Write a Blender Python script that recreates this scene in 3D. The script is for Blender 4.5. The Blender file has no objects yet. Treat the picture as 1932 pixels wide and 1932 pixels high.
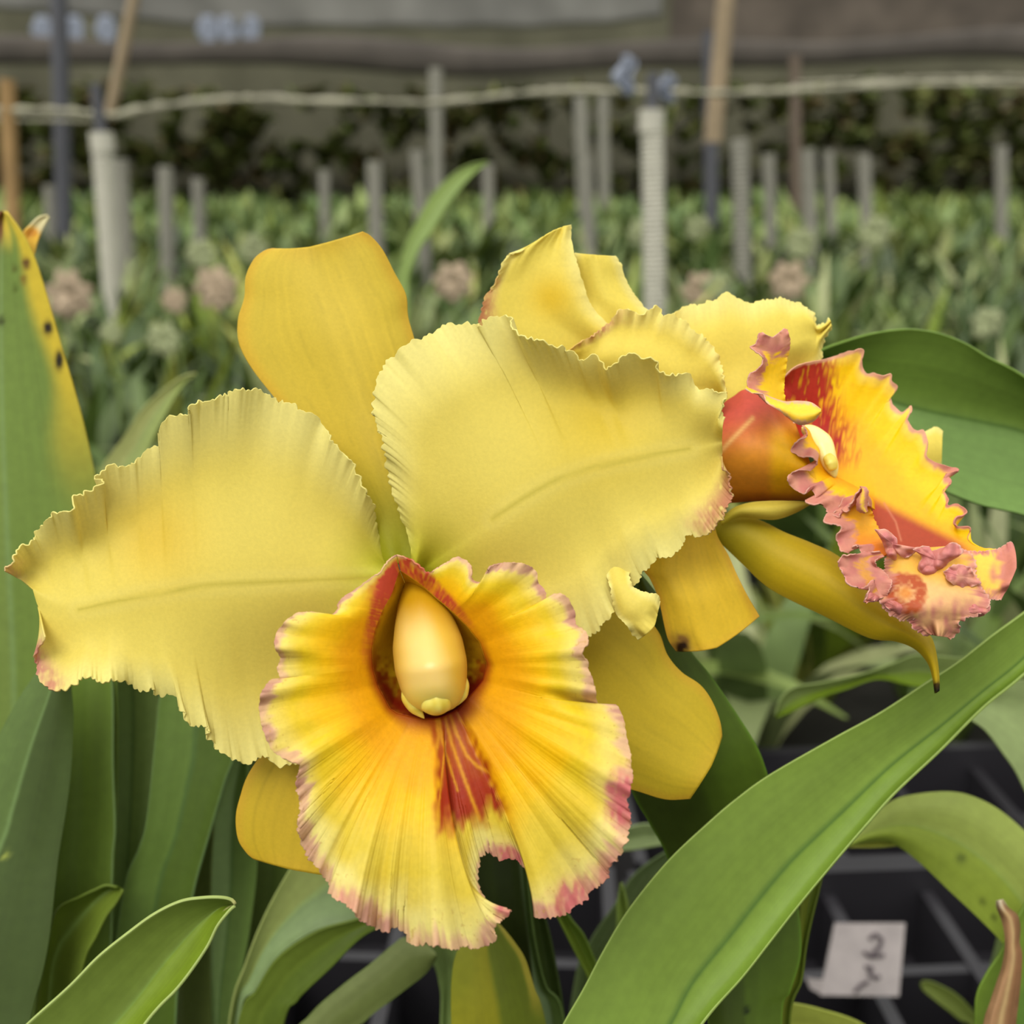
import bpy, math
import numpy as np
from mathutils import Vector

# ------------------------------------------------------------------ camera
CAM = Vector((0.0, 0.0, 0.62))
TH = math.atan((966 - 320) / 2000.0)          # pitch below the horizon
FPX = 2000.0                                   # focal length for a 1932 px frame
scene = bpy.context.scene
COL = scene.collection
cd = bpy.data.cameras.new('camera'); cam = bpy.data.objects.new('camera', cd); COL.objects.link(cam)
cam.location = CAM; cam.rotation_euler = (math.pi / 2 - TH, 0, 0)
cd.sensor_width = 36.0; cd.lens = FPX / 1932.0 * 36.0
cd.clip_start = 0.02; cd.clip_end = 200
cd.dof.use_dof = True; cd.dof.focus_distance = 0.300; cd.dof.aperture_fstop = 9.0
scene.camera = cam

# ------------------------------------------------------------------ light
scene.view_settings.view_transform = 'Standard'
scene.view_settings.look = 'None'
scene.view_settings.gamma = 1.0
scene.view_settings.exposure = 0.30
scene.view_settings.use_curve_mapping = False
w = bpy.data.worlds.new('overcast_sky'); scene.world = w; w.use_nodes = True
nt = w.node_tree; nt.nodes.clear()
tc = nt.nodes.new('ShaderNodeTexCoord'); sx = nt.nodes.new('ShaderNodeSeparateXYZ')
rp = nt.nodes.new('ShaderNodeValToRGB'); bg = nt.nodes.new('ShaderNodeBackground'); ou = nt.nodes.new('ShaderNodeOutputWorld')
mr = nt.nodes.new('ShaderNodeMapRange'); mr.inputs['From Min'].default_value = -1; mr.inputs['From Max'].default_value = 1
nt.links.new(tc.outputs['Generated'], sx.inputs[0]); nt.links.new(sx.outputs['Z'], mr.inputs['Value'])
nt.links.new(mr.outputs[0], rp.inputs[0]); nt.links.new(rp.outputs[0], bg.inputs[0]); nt.links.new(bg.outputs[0], ou.inputs[0])
e = rp.color_ramp.elements
e[0].position = 0.0; e[0].color = (0.16, 0.17, 0.13, 1)
e[1].position = 1.0; e[1].color = (1.0, 0.99, 0.95, 1)
for p, c in ((0.47, (0.22, 0.23, 0.18, 1)), (0.56, (0.60, 0.61, 0.56, 1)), (0.75, (0.85, 0.86, 0.83, 1))):
    n = rp.color_ramp.elements.new(p); n.color = c
bg.inputs[1].default_value = 1.15
sd = bpy.data.lights.new('sun', 'SUN'); sun = bpy.data.objects.new('sun', sd); COL.objects.link(sun)
sd.energy = 1.9; sd.angle = math.radians(35); sd.color = (1.0, 0.98, 0.93)
sun.rotation_euler = Vector((0.30, 0.62, -0.95)).to_track_quat('-Z', 'Y').to_euler()

# ------------------------------------------------------------------ helpers
CT, ST = math.cos(TH), math.sin(TH)
def P(px, py, d):
    """pixel + distance along the view axis (m) -> world, numpy arrays"""
    px = np.asarray(px, float); py = np.asarray(py, float); d = np.asarray(d, float)
    x = (px - 966) / FPX * d; y = -(py - 966) / FPX * d
    return np.stack([CAM.x + x + 0 * y, CAM.y + d * CT + y * ST, CAM.z - d * ST + y * CT], -1)
def lin(c):
    c = np.asarray(c, float) / 255.0
    return np.where(c <= 0.04045, c / 12.92, ((c + 0.055) / 1.055) ** 2.4)
_R = np.random.RandomState(7)
_T = _R.rand(65536) * 2 - 1
def _h(i, s):
    return _T[(i * 374761 + s * 66826 + (i >> 3) * 1013) & 65535]
def vn1(x, s=0):
    i = np.floor(x).astype(np.int64); f = x - i; f = f * f * (3 - 2 * f)
    return _h(i, s) * (1 - f) + _h(i + 1, s) * f
def vn2(x, y, s=0):
    i = np.floor(x).astype(np.int64); j = np.floor(y).astype(np.int64)
    f = x - i; g = y - j; f = f * f * (3 - 2 * f); g = g * g * (3 - 2 * g)
    k = lambda a, b: _T[(a * 7919 + b * 104729 + s * 6151 + (a ^ b) * 31) & 65535]
    return (k(i, j) * (1 - f) + k(i + 1, j) * f) * (1 - g) + (k(i, j + 1) * (1 - f) + k(i + 1, j + 1) * f) * g
def sm(a, b, x):
    t = np.clip((x - a) / (b - a), 0, 1); return t * t * (3 - 2 * t)
def mix(a, b, f):
    f = np.asarray(f)[..., None]; return a * (1 - f) + b * f
def seg(X, Y, a, b):
    ax, ay = a; bx, by = b; dx, dy = bx - ax, by - ay
    t = np.clip(((X - ax) * dx + (Y - ay) * dy) / (dx * dx + dy * dy), 0, 1)
    return np.hypot(X - ax - t * dx, Y - ay - t * dy), t
def poly(X, Y, pts):
    """distance to a polyline"""
    d = None
    for a, b in zip(pts[:-1], pts[1:]):
        q = seg(X, Y, a, b)[0]; d = q if d is None else np.minimum(d, q)
    return d
def crom(pts, n, k=12):
    """Catmull-Rom through pts, resampled to n points by arc length"""
    p = np.asarray(pts, float)
    if len(p) == 2:
        t = np.linspace(0, 1, n)[:, None]; return p[0] * (1 - t) + p[1] * t
    q = np.vstack([2 * p[0] - p[1], p, 2 * p[-1] - p[-2]]); out = []
    for i in range(1, len(q) - 2):
        t = np.linspace(0, 1, k, endpoint=False)[:, None]
        a, b, c, d = q[i - 1], q[i], q[i + 1], q[i + 2]
        out.append(0.5 * (2 * b + (c - a) * t + (2 * a - 5 * b + 4 * c - d) * t * t + (3 * b - a - 3 * c + d) * t ** 3))
    out.append(p[-1:]); o = np.vstack(out)
    L = np.r_[0, np.cumsum(np.hypot(*np.diff(o[:, :2], axis=0).T))]
    s = np.linspace(0, L[-1], n)
    return np.stack([np.interp(s, L, o[:, j]) for j in range(o.shape[1])], -1)
def key(v, n):
    v = np.atleast_1d(np.asarray(v, float))
    if len(v) == 1: return np.full(n, v[0])
    x = np.linspace(0, 1, n); xi = np.linspace(0, 1, len(v)); r = np.interp(x, xi, v)
    k = max(3, n // (2 * len(v))) | 1                      # smooth the corners of the keyed curve
    return np.convolve(np.pad(r, k // 2, mode='reflect', reflect_type='odd'), np.ones(k) / k, 'valid')

def sheet(A, B, M, depth, col, ns=120, ntt=41, ruffle=0.0, rf=9.0, rp_=3.0, teeth=0.0, tf=60, seed=1,
          tiprow=0.0, sway=0.0, ra=1.0, rb=1.0, quad=0.5, bulge=0.0, frill=0.0):
    """surface between two traced edges A and B over a midrib M; depth = three keyed lists in mm; all geometry real depth"""
    a = crom(A, ns); b = crom(B, ns)
    m = crom(M, ns) if M is not None else (a + b) / 2
    s = np.linspace(0, 1, ns)[:, None]; u = np.linspace(-1, 1, ntt)
    t = (np.sign(u) * (1 - (1 - np.abs(u)) ** 1.5))[None, :]
    def q(a_, m_, b_):
        g = a_ * (t * (t - 1) / 2) + m_ * (1 - t * t) + b_ * (t * (t + 1) / 2)
        l = np.where(t < 0, m_ + (a_ - m_) * -t, m_ + (b_ - m_) * t)
        return quad * g + (1 - quad) * l
    X = q(a[:, :1], m[:, :1], b[:, :1]); Y = q(a[:, 1:2], m[:, 1:2], b[:, 1:2])
    dA, dM, dB = (key(k_, ns)[:, None] for k_ in depth)
    W = dA * (t * (t - 1) / 2) + dM * (1 - t * t) + dB * (t * (t + 1) / 2)
    side = np.where(t < 0, ra, rb); sd_ = np.where(t < 0, 0, 17) + seed
    r = np.abs(t) ** rp_ * side * sm(0, 0.12, s)
    fold = vn1(s * rf + 3.1, seed) * (t < 0) + vn1(s * rf + 9.7, seed + 17) * (t >= 0)
    fold2 = vn1(s * rf * 2.7, seed + 5) * (t < 0) + vn1(s * rf * 2.7, seed + 23) * (t >= 0)
    W = W + ruffle * (r * fold + 0.45 * np.abs(t) ** (rp_ * 2.2) * side * sm(0, .12, s) * fold2)
    if frill:
        f3 = vn1(s * rf * 7, seed + 31) * (t < 0) + vn1(s * rf * 7, seed + 37) * (t >= 0)
        W = W + frill * np.abs(t) ** (rp_ * 3.5) * side * f3
    if tiprow:
        W = W + tiprow * sm(0.8, 1, s) * vn1(t * 4 + 11, seed + 3)
    W = W - bulge * np.cos(t * math.pi / 2) * np.sin(np.clip(s, 0, 1) * math.pi)
    if sway:
        W = W + sway * vn2(s * 3 + 0 * t, t * 1.6 + 0 * s + 4, seed + 9)
    if teeth:
        for sg in (-1, 1):
            ex, ey = (a if sg < 0 else b).T
            dx = np.gradient(ex); dy = np.gradient(ey); L = np.hypot(dx, dy) + 1e-6
            nx, ny = -dy / L, dx / L
            mx, my = m[:, 0], m[:, 1]
            f = np.sign(nx * (ex - mx) + ny * (ey - my)); f[f == 0] = 1
            tt = (np.abs(vn1(np.arange(ns) / ns * tf, seed + 41 + sg)) + 0.6 * vn1(np.arange(ns) / ns * tf * 2.3, seed + 47 + sg)
                  + 0.9 * vn1(np.arange(ns) / ns * tf * .3, seed + 53 + sg)) * teeth * (ra if sg < 0 else rb)
            wt = np.where(np.sign(t) == sg, np.abs(t) ** 9, 0) * sm(0, .15, s)
            X = X + (nx * f * tt)[:, None] * wt; Y = Y + (ny * f * tt)[:, None] * wt
    S = s + 0 * t; T = t + 0 * s
    C = col(X, Y, S, T)
    return X, Y, W, C

def tube(path, rad, d, dr, col, ns=40, nr=28, cap=True):
    """closed rounded body along a pixel path; rad in px, d depth mm, dr depth radius factor"""
    c = crom(path, ns); r = key(rad, ns); dd = key(d, ns)
    th = np.linspace(0, 2 * math.pi, nr + 1)
    tx = np.gradient(c[:, 0]); ty = np.gradient(c[:, 1]); L = np.hypot(tx, ty) + 1e-9
    nx, ny = -ty / L, tx / L
    s = np.linspace(0, 1, ns)[:, None]
    env = np.clip(1 - np.abs((s - .5) / .5) ** 9, 0, 1) ** .5 if cap else 1
    R = r[:, None] * env
    X = c[:, :1] + nx[:, None] * R * np.cos(th); Y = c[:, 1:] + ny[:, None] * R * np.cos(th)
    W = dd[:, None] - R * 0.15 * dr * np.sin(th)
    S = s + 0 * th; T = th[None, :] / math.pi + 0 * s
    return X, Y, W, col(X, Y, S, T)

def mkmesh(name, grids, mat, parent=None, thick=0.5, offset=0.0):
    org = np.array(parent.location) if parent is not None else np.zeros(3)
    V, F, CC = [], [], []; base = 0
    for X, Y, W, C in grids:
        n, m = X.shape; v = P(X, Y, W / 1000.0).reshape(-1, 3); V.append(v)
        CC.append(np.broadcast_to(C, (n, m, 3)).reshape(-1, 3))
        i = np.arange(n - 1)[:, None] * m + np.arange(m - 1)[None, :] + base
        F.append(np.stack([i, i + 1, i + m + 1, i + m], -1).reshape(-1, 4)); base += n * m
    V = np.vstack(V); F = np.vstack(F); CC = np.clip(np.vstack(CC), 0.002, 0.95)
    if parent is None:
        org = V.mean(0)
    V = V - org
    me = bpy.data.meshes.new(name); me.vertices.add(len(V)); me.vertices.foreach_set('co', V.ravel())
    me.loops.add(F.size); me.loops.foreach_set('vertex_index', F.ravel().astype(np.int32))
    me.polygons.add(len(F)); me.polygons.foreach_set('loop_start', np.arange(0, F.size, 4, dtype=np.int32))
    me.polygons.foreach_set('use_smooth', np.ones(len(F), bool)); me.update(calc_edges=True)
    at = me.color_attributes.new('pigment', 'FLOAT_COLOR', 'POINT')
    at.data.foreach_set('color', np.c_[CC, np.ones(len(CC))].ravel().astype(np.float32))
    me.materials.append(mat)
    o = bpy.data.objects.new(name, me); COL.objects.link(o)
    if parent is not None: o.parent = parent
    else: o.location = org
    if thick:
        md = o.modifiers.new('thickness', 'SOLIDIFY'); md.thickness = thick / 1000.0; md.offset = offset
    return o
def empty(name, loc, label=None, cat=None, group=None):
    o = bpy.data.objects.new(name, None); COL.objects.link(o); o.location = loc; o.empty_display_size = .02
    return tag(o, label, cat, group)
def tag(o, label=None, cat=None, group=None, kind=None):
    if label: o['label'] = label
    if cat: o['category'] = cat
    if group: o['group'] = group
    if kind: o['kind'] = kind
    return o
def mat(name, color=None, rough=.5, sss=0.0, spec=.4, attr=False, noise=(0, 0), bump=(0, 0), sssr=(1, .7, .3), scale=.002, metallic=0, trans=0.0, veins=None):
    m = bpy.data.materials.new(name); m.use_nodes = True; n = m.node_tree; b = n.nodes['Principled BSDF']
    b.inputs['Roughness'].default_value = rough; b.inputs['Specular IOR Level'].default_value = spec
    b.inputs['Metallic'].default_value = metallic
    if sss:
        b.inputs['Subsurface Weight'].default_value = sss; b.inputs['Subsurface Radius'].default_value = sssr
        b.inputs['Subsurface Scale'].default_value = scale
    if attr:
        a = n.nodes.new('ShaderNodeVertexColor'); a.layer_name = 'pigment'; src = a.outputs[0]
    else:
        a = n.nodes.new('ShaderNodeRGB'); a.outputs[0].default_value = (*lin(color), 1); src = a.outputs[0]
    co = n.nodes.new('ShaderNodeTexCoord')
    if noise[0]:
        nz = n.nodes.new('ShaderNodeTexNoise'); nz.inputs['Scale'].default_value = noise[0]; nz.inputs['Detail'].default_value = 4
        n.links.new(co.outputs['Object'], nz.inputs['Vector'])
        mp = n.nodes.new('ShaderNodeMapRange'); mp.inputs['From Min'].default_value = .3; mp.inputs['From Max'].default_value = .7
        mp.inputs['To Min'].default_value = 1 - noise[1]; mp.inputs['To Max'].default_value = 1 + noise[1]
        n.links.new(nz.outputs[0], mp.inputs['Value'])
        mx = n.nodes.new('ShaderNodeMix'); mx.data_type = 'RGBA'; mx.blend_type = 'MULTIPLY'; mx.inputs[0].default_value = 1
        n.links.new(src, mx.inputs[6]); n.links.new(mp.outputs[0], mx.inputs[7]); src = mx.outputs[2]
    if bump[0]:
        nz = n.nodes.new('ShaderNodeTexNoise'); nz.inputs['Scale'].default_value = bump[0]; nz.inputs['Detail'].default_value = 5
        n.links.new(co.outputs['Object'], nz.inputs['Vector'])
        bp = n.nodes.new('ShaderNodeBump'); bp.inputs['Strength'].default_value = bump[1]; bp.inputs['Distance'].default_value = .0005
        n.links.new(nz.outputs[0], bp.inputs['Height']); n.links.new(bp.outputs[0], b.inputs['Normal'])
    n.links.new(src, b.inputs['Base Color'])
    if trans:
        tr = n.nodes.new('ShaderNodeBsdfTranslucent'); n.links.new(src, tr.inputs['Color'])
        ms = n.nodes.new('ShaderNodeMixShader'); ms.inputs[0].default_value = trans
        n.links.new(b.outputs[0], ms.inputs[1]); n.links.new(tr.outputs[0], ms.inputs[2])
        n.links.new(ms.outputs[0], n.nodes['Material Output'].inputs[0])
    return m

PETAL = mat('petal_tissue', attr=True, rough=.55, spec=.25, sss=0.0, noise=(900, .035), bump=(1400, .12), trans=.28)
LIP = mat('lip_tissue', attr=True, rough=.5, spec=.25, noise=(700, .05), bump=(900, .15), trans=.22)
COLUMN = mat('column_tissue', attr=True, rough=.35, spec=.45, sss=.5, scale=.003)
LEAF = mat('leaf_tissue', attr=True, rough=.48, spec=.22, noise=(260, .06), bump=(500, .08), trans=.12)
FARLEAF = mat('far_leaf_tissue', attr=True, rough=.5, spec=.4, noise=(60, .1), trans=.15)

# ------------------------------------------------------------------ ground, net walls, roof (structure)
def box_mesh(bm_list, c, s, rz=0.0):
    """append box verts/faces; c centre, s full size"""
    x, y, z = (k / 2 for k in s); ca, sa = math.cos(rz), math.sin(rz)
    v = [(c[0] + ca * a * x - sa * b * y, c[1] + sa * a * x + ca * b * y, c[2] + d * z) for a in (-1, 1) for b in (-1, 1) for d in (-1, 1)]
    bm_list.append((v, [(0, 1, 3, 2), (4, 6, 7, 5), (0, 4, 5, 1), (2, 3, 7, 6), (0, 2, 6, 4), (1, 5, 7, 3)]))
def build(name, lst, m, parent=None, smooth=False, loc=(0, 0, 0)):
    V, F = [], []
    for v, f in lst:
        b = len(V); V += [tuple(np.array(p) - np.array(loc)) for p in v]; F += [tuple(i + b for i in q) for q in f]
    me = bpy.data.meshes.new(name); me.from_pydata(V, [], F); me.materials.append(m)
    if smooth:
        me.polygons.foreach_set('use_smooth', [True] * len(me.polygons))
    me.update(); o = bpy.data.objects.new(name, me); COL.objects.link(o); o.location = loc
    if parent is not None: o.parent = parent
    return o
def cyl(p0, p1, r0, r1=None, n=20, ribs=0, amp=0):
    r1 = r1 or r0; p0 = Vector(p0); p1 = Vector(p1); ax = (p1 - p0); L = ax.length; ax.normalize()
    u = ax.orthogonal().normalized(); v = ax.cross(u); k = ribs * 4 + 2 if ribs else 2
    V, F = [], []
    for i in range(k):
        f = i / (k - 1); c = p0 + ax * L * f; r = r0 + (r1 - r0) * f
        if ribs and i % 4 in (1, 2): r += amp
        for j in range(n):
            a = 2 * math.pi * j / n; q = c + (u * math.cos(a) + v * math.sin(a)) * r; V.append(tuple(q))
    for i in range(k - 1):
        for j in range(n):
            F.append((i * n + j, i * n + (j + 1) % n, (i + 1) * n + (j + 1) % n, (i + 1) * n + j))
    F.append(tuple(range(n))[::-1]); F.append(tuple((k - 1) * n + j for j in range(n)))
    return V, F

GROUND = mat('dark_soil', (44, 42, 36), rough=.95, noise=(9, .35), bump=(40, .6))
l = []; box_mesh(l, (0, 10, -.05), (60, 40, .1)); tag(build('ground', l, GROUND), kind='structure')
NET = mat('brown_green_shade_net', (90, 88, 70), rough=.9, noise=(.9, .25))
NETD = mat('dark_folded_net', (88, 79, 70), rough=.9, noise=(2.5, .3))
SHEET = mat('pale_grey_roof_sheet', (140, 138, 132), rough=.7, noise=(1.2, .25), trans=.35)
HEDGE = mat('hedge_leaves', (58, 70, 36), rough=.7, noise=(3, .4))
# rear net wall, hanging in soft vertical waves
def curtain(name, x0, x1, y, z0, z1, m, wav=.12, per=1.4, nx=220, sag=0.0, tilt=0.0, seed=0, th=.01):
    X = np.linspace(x0, x1, nx); K = 8; V, F = [], []
    for i in range(K):
        f = i / (K - 1)
        for x in X:
            sg = sag * (vn1(np.array([x * .35 + seed]), 3 + seed)[0])
            V.append((x, y + wav * math.sin(x * 2 * math.pi / per + f) + tilt * f + .3 * wav * math.sin(x * 7.7), z0 + (z1 - z0) * f + sg))
    for i in range(K - 1):
        for j in range(nx - 1):
            F.append((i * nx + j, i * nx + j + 1, (i + 1) * nx + j + 1, (i + 1) * nx + j))
    o = build(name, [(V, F)], m, smooth=True)
    md = o.modifiers.new('thickness', 'SOLIDIFY'); md.thickness = th
    return o
tag(curtain('wall_rear', -24, 24, 17, 0, 5.0, NET), kind='structure')
tag(curtain('ceiling', -14, 14, 12.3, 2.72, 2.9, SHEET, wav=.03, per=.8, tilt=1.0, sag=.0, seed=2), kind='structure')
tag(curtain('plastic_sheet', -8, 1.6, 12.4, 2.14, 2.6, SHEET, wav=.05, per=.9, sag=.16, seed=4), 'pale grey plastic sheet edge hanging from the roof at the top left', 'plastic sheet')
tag(curtain('shade_net', 1.7, 9, 12.4, 1.90, 2.6, NETD, wav=.05, per=1.3, sag=.12, seed=5), 'brown net edge hanging from the roof at the top right', 'net')
# ------------------------------------------------------------------ blooms
def petal_col(base=(226, 207, 96), edge=(234, 224, 140), root=(186, 184, 36), gold=None, pinks=(), mid=None, vein=.06, seed=0, rootr=None, midc=(196, 180, 70)):
    def f(X, Y, S, T):
        c = np.broadcast_to(lin(base), X.shape + (3,)).copy()
        c = mix(c, lin(edge), sm(.55, 1.0, np.abs(T)) * .8)
        if gold is not None:
            g, cx, cy, r = gold; c = mix(c, lin(g), np.exp(-((X - cx) ** 2 + (Y - cy) ** 2) / r ** 2) * .8)
        if rootr is not None:
            cx, cy, r = rootr; c = mix(c, lin(root), np.exp(-((X - cx) ** 2 + (Y - cy) ** 2) / r ** 2))
        else:
            c = mix(c, lin(root), 1 - sm(0, .16, S))
        v = vn2(S * 90, T * 1.5, seed) * sm(.35, 1, np.abs(T)) + .3 * vn2(S * 14, T * 3, seed + 1)
        c = c * (1 + .6 * vein * v)[..., None]
        if mid is not None:
            d = poly(X, Y, mid); c = mix(c, lin(midc), np.exp(-(d / 3.2) ** 2) * .75); c = mix(c, lin(edge), np.exp(-((d - 14) / 9) ** 2) * .12)
        for px, py, r, pc, st in pinks:
            n_ = .5 + .5 * vn2(X * .10, Y * .10, seed + 4) + .5 * vn2(X * .35, Y * .12, seed + 5)
            c = mix(c, lin(pc), np.clip(np.exp(-((X - px) ** 2 + (Y - py) ** 2) / r ** 2) * st * (n_ + .45), 0, 1) * sm(.60, .97, np.maximum(np.abs(T), sm(.93, 1, S))))
        return c
    return f
def sepal_col(base=(214, 188, 62), edge=(208, 164, 46), root=(150, 150, 24), seed=0, spot=None, spots=()):
    def f(X, Y, S, T):
        c = np.broadcast_to(lin(base), X.shape + (3,)).copy()
        c = mix(c, lin(edge), sm(.80, 1.0, np.abs(T)) * .65 + .3 * sm(.93, 1, S))
        v = vn2(T * 16 + .6 * vn2(S * 5, T * 3, seed + 2), S * 1.6, seed) + .5 * vn2(T * 40, S * 5, seed + 1)
        c = c * (1 + .05 * v)[..., None]
        d = np.abs(np.sin(T * 9 + .5 * vn1(S * 6, seed))); c = c * (1 - .06 * (d < .09))[..., None]
        c = mix(c, lin(root), 1 - sm(.0, .40, S))
        for px, py, r, pc in spots:
            n_ = vn2(X * .12, Y * .12, seed + 8)
            c = mix(c, lin(pc), np.clip(1.5 * np.exp(-(((X - px) ** 2 + (Y - py) ** 2) / r ** 2)) * (1 + .6 * n_), 0, 1))
        return c
    return f

hub = P(770, 1085, .318)
bloom = empty('cattleya_bloom', tuple(hub), 'large ruffled yellow orchid bloom facing the camera, orange lip with red throat blotch', 'flower', 'yellow cattleya blooms')
# dorsal sepal
A = [(730, 1064), (690, 985), (622, 885), (560, 800), (512, 742), (474, 692), (452, 648), (450, 604), (462, 562), (465, 522), (480, 490), (500, 474), (515, 470)]
B = [(792, 1064), (812, 980), (812, 850), (800, 720), (782, 645), (769, 598), (765, 556), (744, 515), (722, 472), (700, 446), (684, 437)]
M = [(764, 1064), (752, 980), (715, 850), (668, 720), (630, 620), (600, 540), (585, 466)]
tag(mkmesh('sepal', [sheet(A, B, M, ([320, 326, 330, 334, 333], [319, 322, 325, 326, 328], [320, 326, 330, 331, 327]), sepal_col(seed=3, root=(150, 150, 20)), ns=160, ntt=61, sway=2.0, seed=4)], PETAL, bloom, .7), 'broad plain golden sepal standing straight up')
# lateral sepals
A = [(735, 1100), (610, 1250), (510, 1400), (470, 1460), (455, 1500), (446, 1540), (450, 1582), (466, 1608), (480, 1620)]
B = [(790, 1150), (765, 1350), (730, 1500), (690, 1600), (645, 1656)]
M = [(762, 1120), (680, 1300), (600, 1460), (560, 1560), (548, 1640)]
tag(mkmesh('sepal', [sheet(A, B, M, ([320, 326, 328, 324], [319, 322, 322, 320], [320, 324, 324, 322]), sepal_col(seed=5, base=(202, 172, 42)), ns=110, ntt=41, sway=1.5)], PETAL, bloom, .7), 'golden sepal hanging below the left petal')  # darker base colour paints in the shade on this lower sepal
A = [(800, 1082), (950, 1085), (1100, 1100), (1195, 1145), (1240, 1190), (1258, 1235), (1285, 1268), (1320, 1292), (1342, 1322), (1357, 1360), (1361, 1390)]
B = [(800, 1120), (900, 1250), (1000, 1380), (1090, 1455), (1150, 1478), (1200, 1491), (1255, 1507), (1302, 1506)]
M = [(800, 1100), (950, 1180), (1080, 1270), (1200, 1360), (1280, 1410), (1342, 1445)]
tag(mkmesh('sepal', [sheet(A, B, M, ([321, 326, 330, 328], [319, 323, 323, 322], [321, 326, 328, 324]), sepal_col(seed=8, base=(202, 176, 42)), ns=120, ntt=51, sway=2.0)], PETAL, bloom, .7), 'golden sepal hanging below the right petal')  # base darkened as well, for painted shade below the petal
# left petal
A = [(745, 1075), (725, 1045), (708, 985), (692, 930), (660, 875), (620, 820), (590, 783), (560, 772), (528, 762), (510, 748), (480, 740), (440, 741), (425, 748), (395, 750), (365, 765), (358, 782),
     (335, 785), (310, 795), (298, 815), (300, 833), (280, 845), (262, 860), (250, 880), (215, 888), (188, 900), (190, 918), (165, 935), (142, 947), (136, 966), (105, 968), (88, 985), (72, 1005), (66, 1022), (40, 1032), (30, 1050), (22, 1065), (9, 1078)]
B = [(745, 1085), (720, 1180), (690, 1300), (640, 1390), (590, 1435), (545, 1442), (500, 1427), (470, 1440), (440, 1432), (418, 1412), (395, 1392), (388, 1372), (360, 1370), (345, 1345), (332, 1315),
     (305, 1308), (285, 1296), (262, 1300), (240, 1284), (212, 1278), (190, 1288), (160, 1277), (135, 1290), (108, 1300), (92, 1290), (76, 1268), (64, 1246), (72, 1222), (84, 1200)]
M = [(745, 1080), (680, 1090), (600, 1094), (480, 1099), (380, 1105), (300, 1122), (210, 1136), (130, 1150), (62, 1112)]
mid = [(730, 1090), (600, 1093), (480, 1099), (400, 1104), (330, 1114), (270, 1124), (210, 1137), (150, 1150)]
g1 = sheet(A, B, M, ([318, 312, 308, 306, 304, 305, 309], [318, 313, 311, 310, 311, 312, 314], [318, 314, 311, 308, 306, 303, 303]),
           petal_col(seed=11, rootr=(745, 1085, 95), gold=((218, 186, 62), 300, 1020, 90), mid=mid, pinks=((75, 1245, 34, (196, 130, 110), 1.4), (100, 1290, 20, (200, 140, 110), .8), (20, 1080, 24, (230, 195, 140), 1.0))),  # gold patch paints the shading of the petal's hollow into its colour
           ns=520, ntt=111, ruffle=4.6, rf=13, rp_=3.6, teeth=6, tf=95, seed=21, sway=7, frill=.5, quad=.35)
tag(mkmesh('petal', [g1], PETAL, bloom, .45), 'pale yellow fringed petal spread to the left')
# right petal
A = [(780, 1080), (772, 1010), (750, 955), (738, 890), (728, 830), (712, 775), (707, 735), (716, 705), (742, 675), (775, 650), (800, 636), (832, 622), (862, 612), (900, 608), (905, 616), (925, 602), (962, 600),
     (968, 622), (985, 634), (1015, 640), (1050, 652), (1078, 668), (1098, 684), (1122, 680), (1140, 700), (1158, 694), (1168, 680), (1190, 672), (1236, 676), (1246, 700), (1270, 705), (1298, 705), (1318, 728), (1345, 736), (1368, 745), (1358, 775), (1364, 790)]
B = [(785, 1092), (850, 1160), (950, 1198), (1050, 1208), (1105, 1194), (1145, 1165), (1164, 1130), (1180, 1108), (1198, 1100), (1206, 1080), (1232, 1062), (1240, 1046), (1262, 1046), (1285, 1030), (1300, 1012), (1322, 1008), (1350, 988), (1368, 958), (1378, 925), (1376, 900), (1362, 880)]
M = [(782, 1086), (860, 1030), (945, 968), (1040, 910), (1120, 880), (1200, 862), (1290, 848), (1362, 835)]
mid = [(930, 980), (990, 938), (1045, 908), (1120, 882), (1185, 868), (1240, 857), (1300, 847)]
g1 = sheet(A, B, M, ([317, 311, 308, 303, 302, 304, 306], [317, 312, 310, 309, 310, 311, 312], [317, 311, 307, 305, 302, 303, 306]),
           petal_col(seed=31, rootr=(790, 1085, 95), gold=((214, 186, 52), 1130, 800, 110), mid=mid,  # gold patch again is painted shading of a dip in the petal
                     pinks=((1365, 935, 46, (188, 125, 92), 1.4), (1330, 975, 30, (205, 150, 110), .9), (1365, 890, 30, (195, 140, 100), .9))),
           ns=520, ntt=111, ruffle=5.0, rf=13, rp_=3.4, teeth=6, tf=90, seed=38, sway=6.5, frill=.5, quad=.35)
g2b = sheet([(1140, 1060), (1155, 1120), (1163, 1160), (1182, 1176), (1193, 1196), (1204, 1207)], [(1185, 1060), (1190, 1100), (1212, 1118), (1236, 1121), (1244, 1136)], [(1160, 1060), (1175, 1120), (1192, 1145), (1212, 1162), (1234, 1182)],
            ([311, 305, 303, 303], [309, 303, 300, 300], [311, 304, 301, 302]), petal_col(seed=35, root=(226, 207, 96)), ns=90, ntt=61, ruffle=1.5, rf=5, teeth=2, tf=22, tiprow=2.2, seed=6)
tag(mkmesh('petal', [g1, g2b], PETAL, bloom, .45), 'pale yellow fringed petal spread to the right')

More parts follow.
